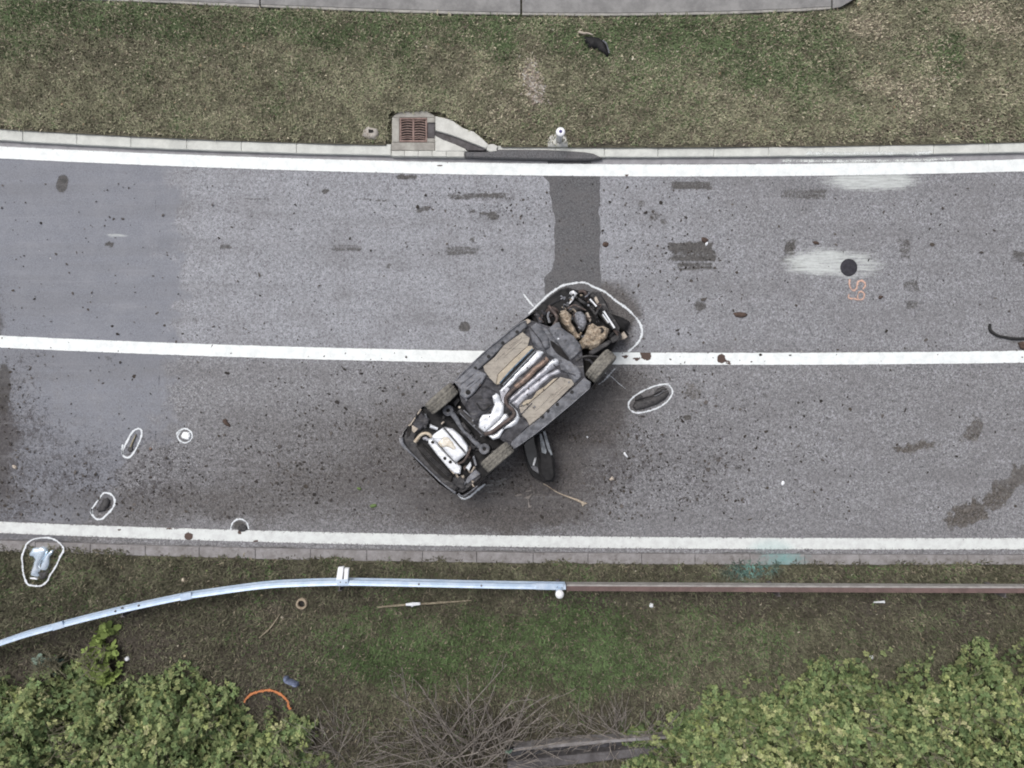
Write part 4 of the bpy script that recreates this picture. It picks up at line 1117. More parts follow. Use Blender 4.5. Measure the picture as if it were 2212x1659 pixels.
# silencer
mz = 1.06
mf = cpatch('silencer', A2, [(628, 752), (662, 768), (895, 1030), (772, 1132), (690, 1045), (590, 930), (500, 850), (560, 800)], .8, mz, M['muffler'], amp=.008, scale=.2, spacing=.03, dome=.022, dome_w=.05, seed=18)
cp('silencer_seam', A2, [(640, 752), (648, 748), (885, 1022), (878, 1030)], .9, mz + .012, M['under_dark'], mf, bev=.003)
cp('silencer_flange', A2, [(648, 745), (740, 762), (832, 842), (905, 950), (908, 1000), (888, 1022), (800, 930), (720, 830)], .85, mz - .005, M['muffler'], mf, bev=.02)
cp('silencer_flange', A2, [(470, 872), (515, 862), (700, 1060), (792, 1135), (832, 1172), (822, 1250), (762, 1242), (690, 1182), (580, 1050), (482, 925)], .85, mz - .03, M['muffler'], mf, bev=.02)
cp('silencer_seam', A2, [(556, 890), (562, 884), (780, 1138), (772, 1142)], .9, mz - .012, M['under_dark'], mf, bev=.003)
cpatch('stained_plate', A2, [(640, 845), (690, 850), (740, 900), (790, 980), (745, 990), (690, 960), (620, 960), (580, 915)], .9, mz + .006, M['muffler_stain'], mf, amp=.003, scale=.1, spacing=.03, dome=.006, dome_w=.03, seed=19)
for x, y in ((657, 1080), (716, 1118), (525, 905)):
    disc('silencer_hole', A2, x, y, mz - .02, .03, M['pit'], mf)
ct('tail_pipe', A2, [(335, 902, .98), (365, 865, 1.0), (400, 825, 1.02), (450, 808, 1.03), (490, 822, 1.04), (512, 850, 1.03)], [.034, .032, .03, .03, .03, .028], M['pipe_tan'], n=10)
ct('silencer_hanger', A2, [(500, 730, .98), (540, 745, .98), (580, 760, .98)], [.035, .03, .025], M['shield'])
ct('silencer_hanger', A2, [(425, 870, .96), (450, 860, .97), (475, 880, .97)], [.03, .035, .03], M['shield_dull'])
ct('heat_tinted_bracket', A2, [(800, 1140, 1.0), (860, 1110, 1.03), (910, 1030, 1.03), (935, 960, 1.0)], .022, M['exhaust'])
cp('exhaust_clamp', A2, [(880, 1180), (935, 1115), (945, 1160), (920, 1215)], .85, 1.0, M['shield'], bev=.01)
cp('exhaust_clamp', A2, [(955, 1065), (975, 1050), (1005, 1155), (985, 1165)], .85, .98, M['under_light'], bev=.006)
cp('exhaust_clamp', A2, [(850, 1180), (880, 1150), (900, 1170), (870, 1215)], .85, .96, M['exhaust'], bev=.006)

# rear bumper
bp = cp('rear_bumper', A2, [(398, 560), (480, 650), (470, 720), (360, 800), (330, 860), (400, 985), (560, 1165), (735, 1330), (860, 1320), (1040, 1245), (1050, 1290), (900, 1420), (850, 1455), (770, 1440), (600, 1340), (400, 1160), (222, 950), (200, 880), (230, 790), (290, 690)], .55, .90, M['plastic_worn'], bev=.02)
cp('bumper_slot', A2, [(345, 945), (415, 920), (560, 1060), (690, 1200), (742, 1268), (722, 1335), (655, 1305), (540, 1205), (420, 1065)], .85, .912, M['pit'], bp, bev=.004)
cp('bumper_slot', A2, [(250, 745), (285, 715), (300, 760), (275, 840), (245, 850)], .85, .912, M['pit'], bp, bev=.004)
for k in range(3):
    o_ = 18 + 22 * k
    ct('slot_rib', A2, [(352 + o_, 950 + o_ * .1, .915), (470 + o_ * .9, 1085 - o_ * .1, .915), (690 + o_ * .5, 1290 - o_ * .6, .915)], .008, M['plastic_worn'], bp)
ct('scuffed_edge', A2, [(402, 548, .97), (350, 620, .96), (285, 715, .95), (262, 722, .94)], .013, M['cream'], bp)
ct('scuffed_edge', A2, [(190, 855, .95), (198, 920, .95), (255, 990, .95), (330, 1060, .95), (480, 1205, .95), (640, 1355, .95), (775, 1455, .95)], [.03, .034, .022, .014, .013, .014, .024], M['under_light'], bp)
ct('scuffed_edge', A2, [(800, 1462, .95), (850, 1490, .94), (920, 1450, .93), (1010, 1375, .93)], [.022, .016, .014, .012], M['under'], bp)
cpatch('wheel_arch_panel', A2, [(392, 580), (490, 660), (470, 722), (350, 802), (305, 780), (300, 710)], .7, .93, M['under_dark'], amp=.02, scale=.06, spacing=.03, dome=.02, dome_w=.04, seed=20)
cp('scuffed_patch', A2, [(300, 720), (330, 735), (370, 760), (325, 805), (300, 780)], .8, .945, M['cream'], bev=.004)
cp('wheel_arch_panel', A2, [(985, 1195), (1042, 1250), (905, 1352), (875, 1345), (900, 1290)], .7, .93, M['under_light'], bev=.012)
cpatch('crushed_corner', A2, [(740, 1290), (800, 1270), (880, 1300), (870, 1400), (850, 1430), (790, 1400), (745, 1360)], .7, .95, M['plastic_worn'], amp=.05, scale=.06, spacing=.03, dome=.03, dome_w=.04, seed=21)

ct('pinch_weld', C, [(462, 722, 1.16), (648, 541, 1.165), (858, 368, 1.165), (918, 337, 1.15)], .010, M['under_light'])
ct('pinch_weld', C, [(845, 1163, 1.16), (1000, 1054, 1.165), (1200, 889, 1.165), (1334, 772, 1.15)], .010, M['under_light'])
for q_ in ([(930, 360, 1.13), (1010, 460, 1.16), (1060, 560, 1.13), (1120, 640, 1.12), (1240, 690, 1.12)], [(700, 740, 1.13), (650, 700, 1.14), (560, 745, 1.17), (500, 800, 1.1)], [(760, 1050, 1.13), (800, 1010, 1.14), (880, 950, 1.13), (960, 870, 1.12)]):
    ct('pipe_run', C, q_, .009, M['under_dark'])
for k_ in range(46):
    x_, y_ = rf.uniform(520, 1280), 0
    y_ = 1010 - (x_ - 640) * .62 + rf.uniform(-190, 190) - 90
    if not (430 < y_ < 1120): continue
    disc('bolt', C, x_, y_, 1.165 if k_ % 3 else 1.14, rf.uniform(.010, .020), M[rf.choice(['under_dark', 'rubber', 'under_light', 'exhaust'])], car, n=7)
for f_, q_ in ((A3, [(420, 700), (560, 570), (575, 588), (435, 720)]), (A3, [(640, 470), (780, 370), (795, 388), (655, 490)]), (A3, [(960, 1330), (1120, 1180), (1135, 1195), (975, 1348)]), (A3, [(1180, 1140), (1330, 1000), (1345, 1015), (1195, 1158)])):
    cp('stamped_panel', f_, q_, 1.05, 1.126, M['tan'], bev=.008)

# wheels
def wheel(f, x, y, axis, z=1.02, r=.315, w=.115):
    ax = Vector(axis).normalized()
    Mx = ax.to_track_quat('Z', 'Y').to_matrix()
    a, b = W(*f(x, y), z)
    n = 48
    prof = [(r * .62, -w * .82), (r * .70, -w * .95), (r * .90, -w), (r * .97, -w * .86), (r * .985, -w * .55), (r * .955, -w * .5), (r * .955, -w * .42), (r * .99, -w * .36),
            (r, -w * .08), (r * .965, -w * .05), (r * .965, w * .05), (r, w * .08), (r * .99, w * .36), (r * .955, w * .42), (r * .955, w * .5), (r * .985, w * .55), (r * .97, w * .86), (r * .9, w), (r * .7, w * .95), (r * .62, w * .82)]
    v, fc = [], []
    for i, (rr, h) in enumerate(prof):
        for k in range(n):
            q = 2 * math.pi * k / n
            cut = 1.0
            if rr > r * .96 and abs(h) > w * .3 and k % 3 == 0: cut = .965     # cross cuts of the tread blocks
            v.append(tuple(Mx @ Vector((rr * cut * math.cos(q), rr * cut * math.sin(q), h)) + Vector((a, b, z))))
    for i in range(len(prof) - 1):
        for k in range(n):
            fc.append((i * n + k, i * n + (k + 1) % n, (i + 1) * n + (k + 1) % n, (i + 1) * n + k))
    wh = bpy.data.objects.new('wheel', None); col.objects.link(wh)
    wh.parent = car; wh.location = Vector((a, b, z)) - car.location
    obj('tyre', v, fc, M['tyre'], wh)
    v, fc = lathe_vf([(r * .63, -w * .8), (r * .60, -w * .6), (r * .25, -w * .3), (r * .22, w * .3), (r * .6, w * .5), (r * .63, w * .8)], (a, b, z), 24, Mx)
    obj('rim', v, fc, M['rim'], wh, True)
    return wh
lx = (-.650, .760, 0)
wheel(C, 374, 840, (-.650, .760, .10))
wheel(C, 736, 1220, (-.650, .760, -.08))
wheel(C, 1406, 630, (-.757, .655, -.16), z=.98)

# rear door swung open, hanging beside the car
dq = pts(A5, [(700, 372), (775, 300), (850, 300), (900, 460), (955, 650), (985, 720), (1000, 950), (965, 1045), (900, 1050), (830, 1045), (760, 930), (740, 640), (700, 480)])
door = prism('rear_door', dq, .10, .52, M['plastic'], car, bev=.05)
door['label'] = 'rear door swung open beside the sill'
prism('door_window', pts(A5, [(528, 522), (560, 470), (690, 378), (740, 640), (765, 930), (660, 880), (600, 790), (560, 660)]), .12, .20, M['glass'], door, bev=.01)
prism('window_frame', pts(A5, [(524, 522), (545, 520), (575, 660), (612, 785), (665, 872), (765, 932), (835, 1040), (815, 1050), (655, 955), (600, 860), (555, 700)]), .10, .235, M['plastic'], door, bev=.012)
prism('window_corner', pts(A5, [(635, 815), (690, 810), (740, 830), (760, 925), (715, 900), (665, 870)]), .15, .222, M['under_light'], door, bev=.004)
prism('door_sill_strip', pts(A5, [(765, 345), (790, 340), (835, 470), (868, 600), (855, 640), (800, 620), (775, 480)]), .4, .535, M['door_trim'], door, bev=.006)
prism('door_sill_strip', pts(A5, [(812, 312), (848, 300), (900, 480), (955, 655), (930, 660), (875, 560), (840, 430)]), .4, .53, M['door_trim'], door, bev=.006)
prism('door_handle', pts(A5, [(695, 700), (720, 690), (715, 730), (690, 808), (665, 800), (680, 745)]), .2, .30, M['white_plastic'], door, bev=.008)

# ------------------------------------------------------------------ spray outlines
def ribbon(name, P, w, mat, label, z=.010, closed=False, zf=None, parent=None, k=6):
    Q = [Vector((p[0], p[1], 0)) for p in P]
    if closed: Q = Q + [Q[0]]
    Q = smooth_line(Q, k)
    n = len(Q)
    V, E = [], []
    offs = [-1, -.55, 0, .55, 1]
    for i, p in enumerate(Q):
        t = Q[min(i + 1, n - 1)] - Q[max(i - 1, 0)]
        if t.length < 1e-6: t = Vector((1, 0, 0))
        t.normalize()
        nn = Vector((-t.y, t.x, 0))
        ww = w * .92 * (1 + .26 * math.sin(i * 1.7) * math.sin(i * .61 + 2))
        if not closed and (i == 0 or i == n - 1): ww *= .4
        for o_ in offs:
            q = p + nn * ww * o_
            zz = z if zf is None else float(zf(q.x, q.y)) + z
            V.append(W3(q.x, q.y, zz)); E.append(abs(o_))
    o = np_mesh(name, np.array(V), grid(5, n), mat, {'edge': np.array(E)})
    setp(o, label, 'paint marking')
    c = np.mean(np.array(V), 0)
    return o
def ell(cx_, cy_, rx, ry, deg, n=16):
    a = math.radians(deg)
    out = []
    for i in range(n):
        w = 2 * math.pi * i / n
        u, v = rx * math.cos(w) * random.uniform(.97, 1.03), ry * math.sin(w) * random.uniform(.97, 1.03)
        out.append((cx_ + u * math.cos(a) - v * math.sin(a), cy_ + u * math.sin(a) + v * math.cos(a)))
    return out
GRP = 'white spray outlines round the wreckage'
r_ = ribbon('spray_outline', pts(A4, [(215, 590), (300, 500), (420, 385), (540, 285), (660, 215), (780, 190), (900, 178), (980, 190), (1060, 235), (1190, 290), (1270, 350), (1340, 410), (1470, 500), (1560, 580), (1640, 680), (1685, 790), (1670, 890), (1600, 990), (1500, 1080)]), 3.6, M['chalk'], 'long curved white spray line round the crushed car nose', z=.012)
r_['group'] = GRP
ribbon('spray_outline', pts(A4, [(150, 325), (200, 395), (280, 490)]), 2.6, M['chalk'], 'short straight white spray tick left of the car nose', z=.0125)['group'] = GRP
ribbon('spray_outline', pts(A2, [(790, 1450), (830, 1500), (870, 1515), (930, 1490), (1010, 1420), (1095, 1355)]), 3.4, M['chalk'], 'white spray hook at the lower rear corner of the car', z=.012)['group'] = GRP
ribbon('spray_outline', pts(A2, [(280, 705), (190, 830), (170, 860), (185, 930), (260, 1000), (420, 1150), (560, 1290), (740, 1430)]), 2.2, M['chalk_thin'], 'faint white spray line along the rear bumper of the car', z=.012)['group'] = GRP
ribbon('spray_outline', pts(A4, [(1190, 1345), (1290, 1400), (1390, 1490), (1480, 1560)]), 1.8, M['chalk_thin'], 'faint white spray line beside the right front tyre', z=.0135)['group'] = GRP
ribbon('spray_outline', pts(A4, [(1120, 1500), (1200, 1440), (1300, 1330), (1360, 1275)]), 4.5, M['chalk_thin'], 'smudged pale spray patch under the right front tyre', z=.012)['group'] = GRP
def A8(x, y): return ((2400 + x / 3.687) / 1.80832, (1400 + y / 3.687) / 1.80832)
ribbon('spray_outline', pts(A8, [(790, 372), (700, 372), (560, 405), (420, 465), (290, 545), (215, 625), (205, 700), (250, 760), (340, 785), (480, 760), (640, 705), (760, 620), (825, 530), (835, 460), (800, 400), (760, 375)]), 2.7, M['chalk'], 'white spray oval around black tyre scrap right of the car')['group'] = GRP
def A9(x, y): return (x / 4.0, 829.5 + y / 4.0)
ribbon('spray_outline', pts(A9, [(1060, 520), (1055, 590), (1070, 625), (1110, 635), (1150, 600), (1190, 530), (1220, 450), (1220, 400), (1185, 388), (1140, 420), (1095, 500), (1060, 580), (1065, 615)]), 3.0, M['chalk'], 'narrow white spray oval around a metal rod')['group'] = GRP
ribbon('spray_outline', pts(A9, [(1525, 440), (1550, 405), (1600, 385), (1645, 410), (1660, 450), (1640, 490), (1600, 508), (1555, 490), (1535, 450), (1560, 405)]), 2.8, M['chalk'], 'small white spray circle around a white cap')['group'] = GRP
ribbon('spray_outline', pts(A9, [(790, 1075), (800, 1130), (830, 1165), (880, 1165), (940, 1110), (980, 1060), (990, 1000), (960, 955), (900, 942), (860, 985), (815, 1050), (790, 1085), (790, 1125)]), 3.2, M['chalk'], 'white spray oval around flat dark scrap near the lower edge line')['group'] = GRP
ribbon('spray_outline', pts(A9, [(1995, 1262), (2000, 1220), (2030, 1180), (2080, 1168), (2130, 1195), (2150, 1255)]), 2.7, M['chalk'], 'white spray arch touching the lower edge line')['group'] = GRP
def A10(x, y): return ((60 + x / 6.382) / 1.80832, (2060 + y / 6.382) / 1.80832)
def z_loc(x, y): return max(float(vz_lo(np.array([x]), np.array([y]))[0]) + .03, .02) if y > float(kerb_lo_back(x)) - 4 else .09
ribbon('spray_outline', pts(A10, [(270, 430), (350, 350), (480, 285), (640, 262), (800, 262), (950, 295), (1090, 385), (1180, 490), (1190, 600), (1120, 720), (1040, 900), (970, 1030), (860, 1200), (800, 1330), (700, 1420), (600, 1465), (450, 1455), (310, 1420), (240, 1290), (190, 1100), (175, 900), (160, 740), (220, 560)]), 2.7, M['chalk'], 'pear shaped white spray outline around broken mirror glass', closed=True, zf=z_loc, z=.035)['group'] = GRP
for P_, w_, z_, lab_ in (([(1740, 331), (1800, 332), (1880, 331), (1960, 331), (2015, 329)], 10, .093, 'white paint spill over the pale kerb at right'),
                         ([(1690, 347), (1780, 348), (1880, 347.5), (1980, 346), (2060, 343)], 10, .007, 'pale paint smear in the gutter below the kerb spill')):
    o = ribbon('paint_spill', P_, w_, M['spill'], lab_, z=z_)
# orange writing by the manhole and orange ring in the grass
def A6(x, y): return ((3240 + x / 6.381) / 1.80832, (940 + y / 6.381) / 1.80832)
sg = thing('sprayed_number', W3(*A6(680, 1230), 0), 'pale orange sprayed S9 beside the black manhole cover', 'paint marking')
for nm, P, cl in (('sprayed_letter', [(510, 960), (495, 1060), (520, 1170), (600, 1240), (670, 1190), (695, 1100), (720, 1020), (800, 1000), (880, 1050), (890, 1130), (830, 1210)], False),
                  ('sprayed_digit', [(500, 1330), (470, 1390), (520, 1440), (620, 1445), (700, 1465), (800, 1470), (850, 1420), (865, 1330), (800, 1268), (730, 1300), (700, 1390), (720, 1450)], False)):
    o = ribbon(nm, pts(A6, P), 3.3, M['peach'], None, z=.012)
    del o['category']
    o.parent = sg
    o.location = -sg.location
def A7(x, y): return ((900 + x / 6.38) / 1.80832, (2600 + y / 6.38) / 1.80832)
ribbon('sprayed_ring', pts(A7, [(340, 930), (390, 830), (490, 730), (600, 680), (760, 640), (950, 615), (1100, 645), (1240, 710), (1350, 810), (1430, 900), (1440, 1000), (1500, 1090)]), 4.2, M['orange'], 'orange sprayed arc in the grass among leafy shrubs', z=.085, zf=lambda x, y: float(vz_lo(np.array([x]), np.array([y]))[0]))
ribbon('sprayed_ring', pts(A7, [(1390, 1540), (1430, 1450), (1460, 1370)]), 6, M['orange'], 'short orange spray dash half hidden by leaves below the arc', z=.1, zf=lambda x, y: float(vz_lo(np.array([x]), np.array([y]))[0]))

# ------------------------------------------------------------------ drain, marker posts, guard rail
def one(f, name, seq, z0, z1, mat, label, cat, bev=.006, **kw):
    q = pts(f, seq)
    c = W3(sum(p[0] for p in q) / len(q), sum(p[1] for p in q) / len(q), z0)
    o = prism(name, q, z0, z1, mat, None, bev, loc=c, **kw)
    return setp(o, label, cat)
I = lambda x, y: (x, y)
def DR(x, y): return (774.2 + x * .26246, 193.6 + y * .26246)
dr = thing('storm_drain', W3(893, 285, .1), 'rusty storm drain grate set in pale concrete by the kerb', 'storm drain')
ZD = .125
for q, nm in (([(278, 225), (335, 180), (420, 172), (560, 172), (628, 215), (628, 228), (338, 228)], 'concrete_collar'), ([(276, 228), (336, 228), (336, 432), (276, 432)], 'concrete_collar'),
              ([(566, 230), (630, 230), (630, 270), (566, 270)], 'concrete_collar'), ([(566, 400), (630, 400), (630, 432), (566, 432)], 'concrete_collar'), ([(272, 434), (628, 434), (628, 500), (272, 500)], 'concrete_collar')):
    prism(nm, pts(DR, q), -.1, ZD, M['apron'], dr, .008)
prism('collar_recess', pts(DR, [(568, 272), (630, 272), (630, 398), (568, 398)]), -.1, .09, M['drain'], dr, .004)
for x0, x1 in ((272, 378), (380, 492), (494, 606), (608, 722), (724, 872)):
    prism('kerb_block', pts(DR, [(x0, 502), (x1, 502), (x1, 546 + (x1 - 272) * .012), (x0, 546 + (x0 - 272) * .012)]), -.1, .115, M['ramp'], dr, .008)
prism('drain_pit', pts(DR, [(339, 230), (565, 230), (565, 430), (339, 430)]), -.2, .045, M['pit'], dr, .002)
gz = ZD - .012
for q in ([(338, 229), (564, 229), (564, 246), (338, 246)], [(338, 414), (564, 414), (564, 431), (338, 431)], [(338, 246), (353, 246), (353, 414), (338, 414)], [(551, 246), (566, 246), (566, 414), (551, 414)], [(444, 246), (460, 246), (460, 414), (444, 414)]):
    prism('grate_frame', pts(DR, q), .06, gz, M['grate'], dr, .005)
gy = [262, 283, 304, 325, 346, 367, 388, 404]
for i, y in enumerate(gy):
    for s, (xa, xb) in ((1, (353, 445)), (-1, (459, 551))):
        xm = (xa + xb) / 2
        P = [W3(*DR(xa, y + (3 if s > 0 else -1)), gz - .012), W3(*DR(xm, y - 5), gz - .008), W3(*DR(xb, y + (-1 if s > 0 else 3)), gz - .012)]
        tube('grate_bar', P, .0125, M['grate'], dr, 6, 4)
rp = thing('concrete_ramp', W3(1000, 300, .1), 'pale triangular concrete ramp running from the storm drain to the kerb', 'ramp')
prism('ramp_slab', pts(DR, [(632, 216), (660, 222), (762, 245), (860, 315), (950, 345), (1010, 395), (1062, 442), (1072, 462), (1050, 485), (940, 440), (840, 400), (760, 372), (690, 350), (634, 338)]), -.1, .135, M['ramp'], rp, .012)
prism('ramp_slab', pts(DR, [(630, 376), (700, 412), (800, 450), (880, 486), (895, 508), (632, 508)]), -.1, .125, M['ramp'], rp, .012)
prism('ramp_joint', pts(DR, [(634, 340), (690, 352), (760, 374), (840, 402), (940, 442), (1050, 487), (1040, 500), (900, 500), (880, 484), (800, 448), (700, 410), (632, 374)]), -.1, .075, M['drain'], rp, .003)
prism('ramp_nose', pts(DR, [(1062, 452), (1110, 446), (1145, 462), (1138, 505), (1090, 512), (1055, 498)]), -.1, .13, M['ramp'], rp, .01)
fl = one(DR, 'asphalt_wedge', [(876, 512), (1050, 512), (1140, 492), (1340, 492), (1560, 494), (1720, 503), (1860, 512), (1935, 524), (2010, 562), (1930, 574), (1700, 574), (1400, 570), (1100, 562), (880, 556)], -.05, .122, M['patch'], 'dark asphalt wedge laid over the kerb beside the concrete ramp', 'asphalt fillet', .02)

mk = thing('marker_post', W3(1207, 310, .1), 'white round marker post with violet cap hole in a concrete foot on the kerb', 'marker post')
patch('concrete_foot', [(1181, 304), (1186, 293), (1196, 285), (1212, 286), (1224, 292), (1229, 303), (1227, 317), (1184, 317)], -.05, .15, M['ramp'], mk, amp=.012, scale=.1, spacing=.035, dome=.03, dome_w=.05, seed=31)
mx, my = W(1211, 284, .62)
v, f_ = lathe_vf([(.060, .12), (.060, .55), (.062, .56), (.062, .57)], (mx, my, 0), 20)
obj('post_tube', v, f_, M['white_paint'], mk, True)
v, f_ = lathe_vf([(.068, .56), (.083, .57), (.086, .595), (.080, .615), (.045, .622)], (mx, my, 0), 24)
obj('post_cap', v, f_, M['white_paint'], mk, True)
v, f_ = lathe_vf([(.030, .615), (.030, .626), (.012, .632)], (mx, my, 0), 14)
obj('cap_hole', v, f_, M['purple'], mk)

o = patch('broken_collar', [(781, 292), (784, 279), (792, 271), (804, 274), (815, 276), (817, 290), (812, 299), (796, 300)], -.05, .19, M['rubble'], None, amp=.03, scale=.06, spacing=.03, dome=.04, dome_w=.05, seed=32, loc=W3(799, 286, .1))
setp(o, 'broken pale concrete lump with a dark hole left of the storm drain', 'concrete lump')
h_ = prism('socket_hole', [(796, 279), (806, 280), (806, 286), (796, 286)], .1, .205, M['pit'], o, .003)

# guard rail ------------------------------------------------------
gr = thing('guard_rail', W3(900, 1268, 0), 'long guard rail, silver and curving away at left, brown at right', 'guard rail')
RZ = .72
def rail_sheet(name, P, prof, mat, k=8, step=None):
    Q = smooth_line([Vector((p[0], p[1], 0)) for p in P], k)
    Q = [Vector(W3(q.x, q.y, RZ)) for q in Q]
    V, F = [], []
    m = len(prof)
    for i, q in enumerate(Q):
        t = (Q[min(i + 1, len(Q) - 1)] - Q[max(i - 1, 0)]).normalized()
        nn = Vector((-t.y, t.x, 0))                      # towards the road
        for d, h in prof:
            V.append((q.x + nn.x * d, q.y + nn.y * d, h))
    for i in range(len(Q) - 1):
        for j in range(m):
            a, b = i * m + j, i * m + (j + 1) % m
            F.append((a, b, b + m, a + m))
    F += [tuple(range(m)), tuple((len(Q) - 1) * m + j for j in range(m))]
    return obj(name, V, F, mat, gr)
face = [(-.035, .75), (0, .745), (.042, .71), (.045, .67), (.0, .61), (-.012, .585), (0, .57), (.04, .53), (.038, .50), (0, .475), (-.035, .47)]
back = [(d - .006, h) for d, h in face[::-1]]
wbeam = face + back
silver = [(-420, 1560), (-200, 1468), (0, 1390), (120, 1354), (264, 1318), (400, 1289), (553, 1268), (640, 1262), (740, 1259), (900, 1262), (1060, 1265.5), (1222, 1268)]
rail_sheet('rail_beam', [p for p in silver[:6]], wbeam, M['galv'])
rail_sheet('rail_beam', [(398, 1289.4)] + silver[6:9], wbeam, M['galv'])
rail_sheet('rail_beam', [(738, 1259)] + silver[9:], wbeam, M['galv'])
brown = [(1224, 1269.5), (1500, 1271), (1800, 1272.5), (2212, 1274), (2780, 1273)]
fb = [(-.06, .72), (.045, .72), (.05, .715), (.05, .57), (.045, .56), (-.06, .56)]
rail_sheet('rail_beam', brown, fb, M['rail_brown'])
rail_sheet('rail_cap', brown, [(.03, .724), (.056, .724), (.060, .71), (.060, .55), (.0525, .55), (.0525, .7215), (.03, .7215)], M['rail_edge'])
def post(x, y, z=.66, mat=None):
    a, b = W(x, y, z)
    mb = MB()
    mb.add(*box_vf((a, b, z / 2 - .1), .012, .11, z + .2))
    mb.add(*box_vf((a, b + .06, z / 2 - .1), .07, .012, z + .2))
    mb.add(*box_vf((a, b - .06, z / 2 - .1), .07, .012, z + .2))
    mb.build('rail_post', mat or M['post_steel'], gr)
for x, y in ((-60, 1420), (264, 1325), (733, 1269), (1683, 1281), (2172, 1283), (2640, 1284), (1208, 1276)):
    post(x, y)
for x, y in ((264, 1314), (250, 1321), (300, 1309), (736, 1258), (748, 1259), (1040, 1266), (905, 1263), (1204, 1268), (1214, 1270)):
    a, b = W(x, y, .73)
    v, f_ = lathe_vf([(.018, -.012), (.018, .01), (.008, .016)], (a, b + .01, .742), 8)
    obj('bolt', v, f_, M['post_steel'], gr)
for q_ in ([(388, 1284), (412, 1279.5), (414, 1294), (390, 1299)], [(728, 1252), (752, 1252), (752, 1266), (728, 1266)], [(110, 1349), (134, 1342), (138, 1356), (114, 1363)]):
    prism('splice_plate', q_, .70, .755, M['galv'], gr, .004)
prism('splice_plate', [(1158, 1260), (1218, 1261), (1218, 1275), (1158, 1274)], .70, .757, M['galv'], gr, .006)
# twin white spacer arms reaching to the road side
for q in ([(730, 1226), (742, 1225), (739, 1254), (726, 1254)], [(744, 1228), (753, 1228), (751, 1255), (742, 1255)]):
    prism('spacer_arm', q, .66, .74, M['white_paint'], gr, .006)
prism('spacer_web', [(740, 1236), (745, 1236), (744, 1252), (739, 1252)], .55, .70, M['post_steel'], gr, .004)

bx_, by_ = W(1209, 1284, .95)
bm_ = thing('ball_post', (bx_, by_, 0), 'white ball topped post behind the rail where silver meets brown', 'marker post')
v, f_ = lathe_vf([(.03, -.1), (.03, .88)], (bx_, by_, 0), 12)
obj('post_shaft', v, f_, M['post_steel'], bm_, True)
v, f_ = lathe_vf([(.02, .86)] + [(.078 * math.sin(t), .94 - .078 * math.cos(t)) for t in np.linspace(.3, 3.1, 12)], (bx_, by_, 0), 20)
obj('post_ball', v, f_, M['white_paint'], bm_, True)
a, b = W(1207, 1272, .8)
v, f_ = box_vf((a, b - .02, .8), .10, .07, .05)
obj('post_bracket', v, f_, M['galv'], bm_)

# clay pipe, canes and stakes behind the rail
px_c, py_c = W(652, 1304, .12)
cl = thing('clay_pipe', (px_c, py_c, 0), 'open round clay pipe end sunk in the soil behind the rail', 'pipe')
v, f_ = lathe_vf([(.066, -.05), (.068, .09), (.078, .10), (.100, .095), (.108, .02), (.11, -.05)], (px_c, py_c, 0.07), 24)
obj('pipe_rim', v, f_[:-2], M['clay'], cl, True)
v, f_ = lathe_vf([(.07, 0.0), (.001, .004)], (px_c, py_c, 0.10), 20)
obj('pipe_bore', v, f_, M['pit'], cl)
cn = thing('cane', W3(890, 1306, 0), 'long weathered cane lying in the grass behind the silver rail', 'cane')
tube('cane_rod', [W3(815, 1312, .16), W3(870, 1307, .17), W3(935, 1303, .17), W3(1020, 1297, .14)], [.015, .024, .022, .012], M['bamboo'], cn, 8)
tube('white_fitting', [W3(877, 1306, .2), W3(893, 1305, .21), W3(908, 1304, .2)], [.024, .036, .026], M['white_plastic'], cn, 10)
tube('fitting_tab', [W3(892, 1302, .21), W3(890, 1310, .2)], .022, M['white_plastic'], cn, 8, 1)
o = tube('white_stake', [W3(1886, 1301, .06), W3(1900, 1300.5, .14), W3(1911, 1300, .2)], [.012, .018, .026], M['white_plastic'], None, 10, loc=W3(1886, 1301, 0))
setp(o, 'short white stake leaning behind the brown rail', 'stake')
o = tube('dry_stick', [W3(560, 1378, .1), W3(585, 1355, .12), W3(605, 1326, .12)], [.012, .016, .01], M['bamboo'], None, 6, loc=W3(580, 1350, 0))
setp(o, 'dry pale stick on bare soil left of the clay pipe', 'stick')

# ------------------------------------------------------------------ things on the carriageway and verges
mh = one(I, 'manhole_cover', [(1834 + 18.3 * math.cos(t), 577.5 + 18.8 * math.sin(t)) for t in np.linspace(0, 2 * math.pi, 29)[:-1]], -.02, .012, M['cover'], 'black round cover in the pale paint spill on the north lane', 'manhole cover', .004)
o = tube('metal_rod', [W3(*A9(1175, 435), .02), W3(*A9(1150, 490), .025), W3(*A9(1128, 545), .02)], [.010, .016, .018], M['bamboo'], None, 8, loc=W3(*A9(1150, 490), 0))
setp(o, 'thin rusty rod inside the narrow white oval', 'rod')
disc_ = prism('rod_end', pts(A9, [(1110, 545), (1140, 540), (1145, 575), (1120, 590), (1100, 575)]), .002, .03, M['dark_debris'], o, .006)
o = one(A9, 'plastic_litter', [(1560, 450), (1580, 415), (1630, 420), (1640, 450), (1625, 485), (1600, 480), (1570, 470)], .002, .06, M['white_paint'], 'bright white plastic lid inside the small spray circle', 'plastic lid', .018)
sc1 = patch('plastic_scrap', pts(A9, [(860, 1050), (880, 1000), (915, 985), (940, 1010), (930, 1060), (895, 1100), (840, 1110), (825, 1085)]), .002, .06, M['dark_debris'], None, amp=.02, scale=.08, spacing=.03, dome=.03, dome_w=.04, seed=41, loc=W3(*A9(880, 1050), 0))
setp(sc1, 'flat dark plastic scrap inside the oval near the lower edge line', 'plastic scrap')
